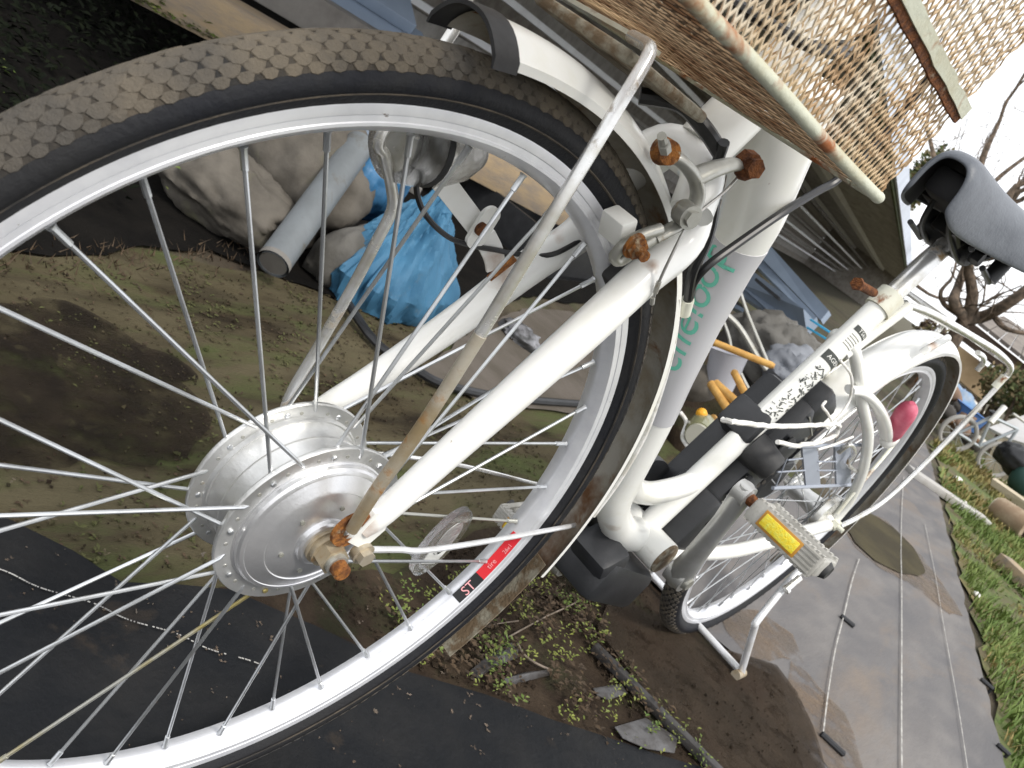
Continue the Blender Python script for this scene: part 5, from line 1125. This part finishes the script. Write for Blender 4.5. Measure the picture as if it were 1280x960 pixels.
# ---- kickstand
ks = MB(); f1 = V((.121, 1.120, .030)); f2 = V((-.121, 1.120, .030)); bend = onx(945, 778, .092)
ks.tube(spline([onx(1000, 712, .070), onx(985, 728, .075), onx(962, 756, .085), bend, bend+(f1-bend)*.1, f1+(bend-f1)*.35, f1], 5), .0066, 12)
ks.tube(spline([V((-.07, 1.02, .30)), V((-.092, 1.035, .15)), f2], 6), .0075, 12)
ks.tube([f1, f2], .0066, 12); ks.build('kickstand', M['bright'], bike)
for f in (f1, f2): MB().tube([f+V((0, -.02, -.004)), f+V((0, .012, -.004))], .009, 12).build('stand_foot', M['chrome_rust'], bike)
kb = MB(); kb.tube([onx(982, 737, .085), onx(1000, 722, .085)], .006, 10); kb.disc(onx(983, 737, .085), onx(1000, 722, .085)-onx(982, 737, .085), .008, .006, 10); kb.build('stand_lever', M['chrome'], bike)
# ---- basket
NB = MB()
bz = .7255; BX0, BX1 = .145, .163; YB0, YB1 = .136, .150; YF0, YF1 = -.160, -.215; HT = .245
def honey(mb, O, U, Vv, nu, nv, w_, th, jit=.06, keep=None, P4=None):
    """expanded-metal lattice: P4(u,v) maps the unit square to the panel"""
    segs = []
    for j in range(nv+1):
        for i in range(nu+1):
            cx = (i+(.5 if j % 2 else 0)); cy = j
            # one hexagon contributes three strands
            a = (cx+.5, cy-.17); b = (cx+.5, cy+.17); c = (cx, cy+.5-.17+.17)
            segs += [((cx+.5, cy-.17), (cx+.5, cy+.17)), ((cx+.5, cy+.17), (cx, cy+.83-.5+.0)), ((cx, cy+.33), (cx-.5, cy+.17))]
            # the (cx, cy+.33) vertex joins the next row at (cx, cy+.83)
            segs += []
    for (a, b) in segs:
        pts = []
        for (x, y) in (a, b):
            u, v = x/nu, y*1.0/nv
            pts.append((min(max(u, 0), 1), min(max(v, 0), 1)))
        if (pts[0][0]-pts[1][0])**2+(pts[0][1]-pts[1][1])**2 < 1e-9: continue
        p, q = P4(*pts[0]), P4(*pts[1])
        jv = V((random.gauss(0, 1), random.gauss(0, 1), random.gauss(0, 1)))*.0003
        d = (q-p); 
        if d.length < 1e-5: continue
        d.normalize(); uu = (P4(min(pts[0][0]+.01, 1), pts[0][1])-P4(max(pts[0][0]-.01, 0), pts[0][1])); vv2 = (P4(pts[0][0], min(pts[0][1]+.01, 1))-P4(pts[0][0], max(pts[0][1]-.01, 0)))
        n = uu.cross(vv2).normalized(); sdv = d.cross(n).normalized()
        n2 = (n+sdv*.35).normalized(); s2 = d.cross(n2)
        A = [p-d*w_*.3+s2*w_/2+n2*th/2+jv, p-d*w_*.3-s2*w_/2+n2*th/2+jv, p-d*w_*.3-s2*w_/2-n2*th/2+jv, p-d*w_*.3+s2*w_/2-n2*th/2+jv]
        B = [k+(q-p)+d*w_*.6 for k in A]
        mb.add(A+B, [(0, 1, 5, 4), (1, 2, 6, 5), (2, 3, 7, 6), (3, 0, 4, 7)])
def quad(a, b, c, d):
    a, b, c, d = map(V, (a, b, c, d))
    return lambda u, v: (a*(1-u)+b*u)*(1-v)+(d*(1-u)+c*u)*v
def hexnet(mb, P4, nu, nv, w_, th):
    # vertices of a flattened honeycomb: rows of pairs
    E = []
    for j in range(nv):
        o = .5 if j % 2 else 0
        for i in range(nu+1):
            x = i+o; E.append(((x, j+.30), (x, j+.70)))                      # long sides
            E.append(((x, j+.70), (x-.5, j+1.30))); E.append(((x, j+.70), (x+.5, j+1.30)))
        if j == 0:
            for i in range(nu+1): E.append(((i+o, .30), (i+o-.25, 0))); E.append(((i+o, .30), (i+o+.25, 0)))
    for a, b in E:
        u0_, v0, u1_, v1 = a[0]/nu, a[1]/nv, b[0]/nu, b[1]/nv
        if min(u0_, u1_) < -.001 or max(u0_, u1_) > 1.001 or max(v0, v1) > 1.001: continue
        p, q = P4(u0_, v0), P4(u1_, v1); d = q-p
        if d.length < 1e-5: continue
        d.normalize(); e_ = .004
        n = (P4(u0_+e_, v0)-P4(u0_-e_, v0)).cross(P4(u0_, v0+e_)-P4(u0_, v0-e_)).normalized(); sv = d.cross(n)
        n2 = (n+sv*.25).normalized(); s2 = d.cross(n2)
        jv = V((random.gauss(0, 1), random.gauss(0, 1), random.gauss(0, 1)))*.00005
        A = [p-d*w_*.35+s2*w_/2+n2*th/2+jv, p-d*w_*.35-s2*w_/2+n2*th/2+jv, p-d*w_*.35-s2*w_/2-n2*th/2+jv, p-d*w_*.35+s2*w_/2-n2*th/2+jv]
        B = [k+(q-p)+d*w_*.7 for k in A]
        mb.add(A+B, [(0, 1, 5, 4), (1, 2, 6, 5), (2, 3, 7, 6), (3, 0, 4, 7)])
random.seed(5)
z1 = bz+HT
def wav(P4, amp):
    def f(u, v):
        p = P4(u, v); return p+V((noise.noise(p*14), noise.noise(p*14+V((5, 5, 5))), noise.noise(p*14+V((9, 2, 4)))))*amp
    return f
cN = [(BX0, YF0, bz), (BX0, YB0, bz), (BX1, YB1, z1), (BX1, YF1, z1)]
cF = [(-x, y, z) for x, y, z in cN]
panel = {}
mb = MB(); hexnet(mb, wav(quad(*cN), .0010), 52, 32, .0015, .0008); mb.build('basket_side', M['basket'], bike, smooth=False)
mb = MB(); hexnet(mb, wav(quad(*cF), .0010), 52, 32, .0015, .0008); mb.build('basket_side', M['basket'], bike, smooth=False)
mb = MB(); hexnet(mb, wav(quad(cN[1], cF[1], cF[2], cN[2]), .0015), 34, 23, .0014, .0008); mb.build('basket_back', M['basket'], bike, smooth=False)
mb = MB(); hexnet(mb, wav(quad(cN[0], cF[0], cF[3], cN[3]), .0015), 34, 23, .0014, .0008); mb.build('basket_front', M['basket'], bike, smooth=False)
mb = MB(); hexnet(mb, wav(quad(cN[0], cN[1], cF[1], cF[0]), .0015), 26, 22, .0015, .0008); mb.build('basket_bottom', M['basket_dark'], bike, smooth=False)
rl = MB()
for s in (1, -1):
    x = s*(BX0+.001)
    rl.tube(spline([(x, YF0, bz), (x, -.05, bz+.0006), (x, .05, bz-.0005), (x, YB0-.004, bz), (x-s*.004, YB0+.002, bz+.001), (x-s*.02, YB0+.004, bz+.001)], 5), .0038, 12)
rl.tube([(BX0-.02, YB0+.003, bz), (-BX0+.02, YB0+.003, bz)], .0028, 10); rl.tube([(BX0, YF0, bz), (-BX0, YF0, bz)], .0028, 10)
rl.build('basket_rail', M['rail'], bike)
# reinforcing band half peeled off the side
bd = MB(); zb = bz+.066
def bandp(y, dz): 
    f = (zb+dz-bz)/HT; return V((BX0+(BX1-BX0)*f+.0022+.003*abs(noise.noise(V((y*40, 0, 0))))*1.0, y, zb+dz))
N_ = 26; vs = []; 
for i in range(N_+1):
    y = -.21+(YB0+.006+.21)*i/N_; jj = .003*noise.noise(V((y*55, 3, 0))); k2 = .0018*noise.noise(V((y*80, 8, 1)))
    a, b = bandp(y, .0044+jj*.5), bandp(y, -.0030+k2); vs += [a+V((.0022, 0, 0)), b+V((.0022, 0, -.0)), b, a]
fs = []
for i in range(N_):
    o = i*4
    for k in range(4): fs.append((o+k, o+(k+1) % 4, o+4+(k+1) % 4, o+4+k))
fs += [(0, 1, 2, 3), (N_*4, N_*4+3, N_*4+2, N_*4+1)]
bd.add(vs, fs).build('basket_band', M['rail'], bike, auto=20).__setitem__('label', 'pale peeling band along the basket side')
bd2 = MB(); vs = []
for i in range(N_+1):
    y = -.21+(YB0+.006+.21)*i/N_; a, b = bandp(y, -.0015), bandp(y, -.0075+.001*noise.noise(V((y*90, 1, 7)))); vs += [a+V((.0012, 0, 0)), b+V((.0008, 0, 0)), b-V((.001, 0, 0)), a-V((.001, 0, 0))]
bd2.add(vs, fs).build('band_rust_edge', M['rust'], bike)
# support under the basket
sp_ = MB()
p0, p1, p2 = onz(812, 62, .7175), onz(742, 22, .7175), onz(690, -8, .7175)
up = V((0, 0, 1)); dd = (p1-p0).normalized(); sdv = dd.cross(up)
for (a, b, wd) in ((p0, p1, .0085), (p1, p2, .0078)):
    d_ = (b-a); s_ = V((d_.y, -d_.x, 0)).normalized()*wd
    sp_.prism([a+s_, b+s_, b-s_, a-s_], (0, 0, 1), .003)
sp_.build('basket_support', M['cream'], bike)
bx = MB(); bx.box((-.02, .060, .706), (.09, .11, .008), None, .003); bx.build('basket_bracket_plate', M['dirt'], bike)
bo = MB()
for (px, py) in ((842, 122), (868, 140), (905, 158), (930, 170)):
    c = onz(px, py, .716); bo.sphere(c, .0055, 10)
bo.build('basket_bolt', M['rust'], bike)
hl = MB(); hl.tube(spline([(0, .20, .79), (.05, .17, .80), (.07, .10, .775), (.03, .02, .76)], 5), .004, 8); hl.build('brake_cable', M['cable'], bike)
# ---- brake
bk = MB()
def B_(px, py, x): return onx(px, py, x)
arm = [B_(828, 196, .030), B_(846, 198, .036), B_(863, 214, .042), B_(872, 236, .046), B_(868, 258, .049), B_(852, 278, .050), B_(832, 290, .050), B_(818, 298, .049)]
bk.tube(spline(arm, 5), [.008, .0105, .0105, .0095, .0085, .0075, .0065, .006], 14, flat=.6)
arm2 = [B_(866, 222, .043), B_(890, 212, .044), B_(912, 206, .045), B_(930, 206, .046)]
bk.tube(spline(arm2, 5), [.0085, .0075, .0065, .0055], 12, flat=.7)
# slotted pad arm
sl_ = [B_(826, 286, .049), B_(802, 294, .047), B_(781, 306, .045), B_(768, 320, .043), B_(775, 326, .044), B_(795, 312, .047), B_(818, 298, .049)]
bk.tube(spline(sl_, 5), .0042, 10)
bk.build('brake_arm', M['grey_alloy'], bike, auto=60)
pv = MB(); c = B_(833, 190, .036); pv.disc(c, (1, -.5, .2), .0095, .010, 20, .0080); pv.build('brake_washer', M['rust_light'], bike)
pv = MB(); c = B_(829, 178, .040); pv.disc(B_(831, 184, .040), B_(829, 172, .042)-B_(831, 186, .040), .0042, .008, 6); pv.tube([B_(829, 178, .040), B_(827, 170, .042)], .0030, 10); pv.build('brake_pivot', M['grey_alloy'], bike)
pc = MB(); c = B_(858, 268, .054); pc.disc(c, (1, -.3, 0), .0088, .012, 20); pc.disc(c+V((.007, -.002, 0)), (1, -.3, 0), .006, .004, 6); pc.build('cable_clamp', M['grey_alloy'], bike)
pn = MB(); c = B_(795, 309, .052); pn.disc(c, (1, -.2, 0), .0082, .007, 6); pn.tube([c, c+V((.012, -.003, -.001))], .0042, 10); pn.disc(c+V((-.002, 0, 0)), (1, 0, 0), .0095, .002, 16); pn.build('brake_pad_nut', M['rust_light'], bike)
pp = MB(); pp.box(B_(772, 283, .028), (.022, .015, .020), Matrix.Rotation(radians(35), 3, 'X'), .002); pp.build('brake_pad_holder', M['label_white'], bike)
pb = MB(); pb.box(B_(790, 330, .020), (.014, .022, .05), Matrix.Rotation(radians(-25), 3, 'X'), .004); pb.build('brake_pad', M['blackm'], bike)
pr_ = MB(); c = B_(936, 206, .049); random.seed(2); pr_.disc(c, (1, -.4, .1), .0105, .009, 8, .0088); pr_.disc(c+V((.006, -.002, 0)), (1, -.4, .1), .0075, .006, 6); pr_.sphere(c+V((0, 0, -.004)), .008, 10); pr_.build('adjuster_nut', M['rust'], bike)
pw = MB(); pw.tube(spline([B_(926, 217, .046), B_(905, 240, .049), B_(878, 262, .053), B_(860, 280, .056), B_(840, 318, .060), B_(824, 352, .0625), B_(815, 378, .064)], 5), .0011, 8); pw.build('inner_cable', M['steelwire'], bike)
pf = MB(); pf.tube([B_(824, 352, .0627), B_(819, 366, .0632)], .0019, 8); pf.tube([B_(816, 372, .0637), B_(815, 380, .064)], .0017, 8); pf.build('cable_end', M['grey_alloy'], bike)
stube('gear_cable', [V((.04, .33, .86)), V((.034, .345, .79)), B_(1050, 222, .032), B_(1020, 240, .032), B_(975, 268, .036), B_(920, 306, .036), B_(885, 332, .036), B_(868, 352, .033), B_(862, 372, .030)], .0036, M['cable'], 10)
stube('cable_housing', [B_(905, 178, .034), B_(894, 215, .030), B_(893, 260, .030), B_(884, 300, .032), B_(866, 340, .033), B_(860, 375, .030)], .0042, M['cable'], 10)
cs_ = MB(); cs_.tube([B_(860, 374, .030), B_(855, 392, .029)], .0055, 12); cs_.build('cable_stop', M['cream'], bike)
stube('cable_housing', [B_(848, 372, .034), B_(846, 400, .034), B_(840, 440, .033), B_(826, 490, .031), B_(806, 545, .031), B_(775, 600, .031), B_(742, 645, .029)], .0023, M['wire'], 8)
stube('cable_housing', [B_(800, 120, -.02), B_(850, 130, .0), B_(880, 160, .02), B_(900, 190, .03)], .006, M['cable'], 10)
# ---- headlamp on the far fork blade
hd = MB(); lx = -.078; l0 = V((lx, -.020, .605))
Rh = rotmat((1, .06, 0), (0, 1, .0)); ld = (onx(585, 195, lx)-onx(505, 180, lx)).normalized()
for (rng, nm, mm) in (([(0, .0255), (.003, .0285), (.022, .0295), (.026, .028)], 'headlamp_lens', 'glass'), ([(.0262, .0285), (.031, .029), (.033, .0255)], 'headlamp_ring', 'blackm'), ([(.033, .0255), (.045, .027), (.062, .022), (.078, .012), (.082, .004)], 'headlamp_body', 'lamp_silver')):
    mb = MB(); P = [onx(490, 172, lx)+ld*t for t, r in rng]; mb.tube(P, [r for t, r in rng], 28, cap=True); mb.build(nm, M[mm], bike)
mb = MB(); P = [onx(490, 172, lx)+ld*t for t in (.004, .012, .024)]; mb.tube(P, [.022, .017, .004], 24); mb.build('headlamp_reflector', M['chrome'], bike)
bkp = MB()
def strap(pts, wd, th, m, name):
    P = spline(pts, 4); mb = MB(); vs = []
    for i, p in enumerate(P):
        t = (P[min(i+1, len(P)-1)]-P[max(i-1, 0)]).normalized(); s_ = V((1, 0, 0)).cross(t).normalized()*wd; n_ = V((1, 0, 0))*th
        vs += [p+s_+n_, p-s_+n_, p-s_-n_, p+s_-n_]
    fs = [(i*4+k, i*4+(k+1) % 4, i*4+4+(k+1) % 4, i*4+4+k) for i in range(len(P)-1) for k in range(4)]+[(0, 1, 2, 3), (len(P)*4-4, len(P)*4-1, len(P)*4-2, len(P)*4-3)]
    return mb.add(vs, fs).build(name, m, bike)
strap([onx(552, 225, -.068), onx(565, 242, -.066), onx(585, 268, -.064), onx(602, 290, -.060)], .0085, .001, M['white_clean'], 'lamp_bracket')
ov = MB(); c = onx(602, 283, -.057); d1 = (onx(612, 268, -.057)-onx(592, 300, -.057)).normalized(); d2 = V((1, 0, 0)).cross(d1)
k = 28; ov.prism([c+d1*(.0105*(1 if cos(2*pi*i/k) > 0 else -1)*.9)+d1*(.0085*cos(2*pi*i/k))+d2*(.0095*sin(2*pi*i/k)) for i in range(k)], (1, 0, 0), .003); ov.build('lamp_mount', M['white_clean'], bike)
ob = MB(); ob.disc(onx(601, 286, -.053), (1, 0, 0), .0052, .004, 18); ob.build('lamp_bolt', M['rust'], bike)
strap([onx(606, 296, -.058), onx(616, 316, -.054), onx(620, 336, -.048)], .009, .001, M['white_clean'], 'lamp_bracket')
rb_ = MB(); rb_.prism([onx(608, 345, -.0295), onx(640, 318, -.0285), onx(645, 324, -.0285), onx(612, 350, -.0295)], (1, 0, 0), .002); rb_.build('bracket_rust', M['rust_light'], bike)
stube('lamp_wire', [onx(522, 205, -.07), onx(521, 240, -.066), onx(533, 270, -.06), onx(560, 296, -.058), onx(590, 307, -.056), onx(618, 312, -.052), onx(650, 318, -.046), onx(690, 318, -.03), onx(725, 300, -.028), onx(745, 286, -.028)], .0021, M['cable'], 8)
stube('motor_wire', [V((-.045, .012, .345)), onx(408, 520, -.055), onx(470, 486, -.054), onx(560, 424, -.052), onx(640, 350, -.05)], .0026, M['cable'], 8)
# ---- saddle
def saddle():
    secs = []  # y, halfwidth, top z, skirt bottom z
    for (y, hw, zt, zb_) in ((.630, .026, .846, .792), (.638, .033, .856, .785), (.660, .037, .862, .780), (.70, .042, .863, .782), (.745, .054, .863, .787), (.79, .074, .864, .794), (.84, .100, .867, .803), (.875, .108, .867, .810), (.90, .094, .860, .816)):
        row = []
        for k in range(17):
            a = pi*k/16; c_ = cos(a); x = hw*(1 if c_ > 0 else -1)*abs(c_)**.72; z = zb_+(zt-zb_)*max(0, sin(a))**.62
            row.append(V((x, y, z)))
        secs.append(row)
    mb = MB(); n = 17; vs = [p for r in secs for p in r]; fs = [(i*n+k, i*n+k+1, (i+1)*n+k+1, (i+1)*n+k) for i in range(len(secs)-1) for k in range(n-1)]
    fs += [tuple((len(secs)-1)*n+k for k in range(n))]
    mb.add(vs, fs); me_o = mb.build('saddle', [M['saddle'], M['saddle_in']], bike, auto=60)
    so = me_o.modifiers.new('thick', 'SOLIDIFY'); so.thickness = .006; so.offset = -1; so.material_offset = 1
    sub = me_o.modifiers.new('round', 'SUBSURF'); sub.levels = 1; sub.render_levels = 2
    ib = MB(); ib.box((0, .745, .822), (.050, .17, .036), None, .008); ib.box((0, .855, .825), (.16, .07, .018), None, .006); ib.build('saddle_base', M['saddle_in'], me_o)
    sr = MB()
    for s in (1, -1): sr.tube(spline([(s*.012, .690, .812), (s*.016, .71, .79), (s*.022, .75, .776), (s*.024, .83, .772), (s*.034, .87, .80)], 5), .0035, 8)
    for s in (1, -1): sr.tube([(s*.055, .862, .775), (s*.055, .866, .812)], .011, 12); sr.tube([(s*.055, .80, .778), (s*.055, .875, .774)], .004, 8)
    sr.build('saddle_spring', M['black'], me_o)
    cm = MB(); cm.tube([(-.034, .8085, .786), (.034, .8085, .786)], .017, 16); cm.disc((.039, .8085, .786), (1, 0, 0), .010, .014, 6); cm.box((0, .80, .80), (.050, .05, .030), None, .004); cm.tube([(.02, .77, .782), (.022, .72, .79)], .006, 8); cm.tube([(.03, .80, .79), (.045, .74, .785)], .004, 8); cm.build('saddle_clamp', M['black'], me_o)
saddle()
# handlebar and stem (above the picture, held by the head tube)
hb_ = MB(); hb_.tube([(0, .25, .91), (0, .285, 1.01)], .0125, 14); hb_.tube(spline([(.27, .44, 1.06), (.25, .36, 1.06), (.16, .28, 1.045), (0, .285, 1.01), (-.16, .28, 1.045), (-.25, .36, 1.06), (-.27, .44, 1.06)], 6), .011, 12); hb_.build('handlebar', M['chrome'], bike)
gp = MB()
for s in (1, -1): gp.tube([(s*.262, .40, 1.06), (s*.272, .51, 1.06)], .016, 12)
gp.build('grip', M['blackm'], bike)
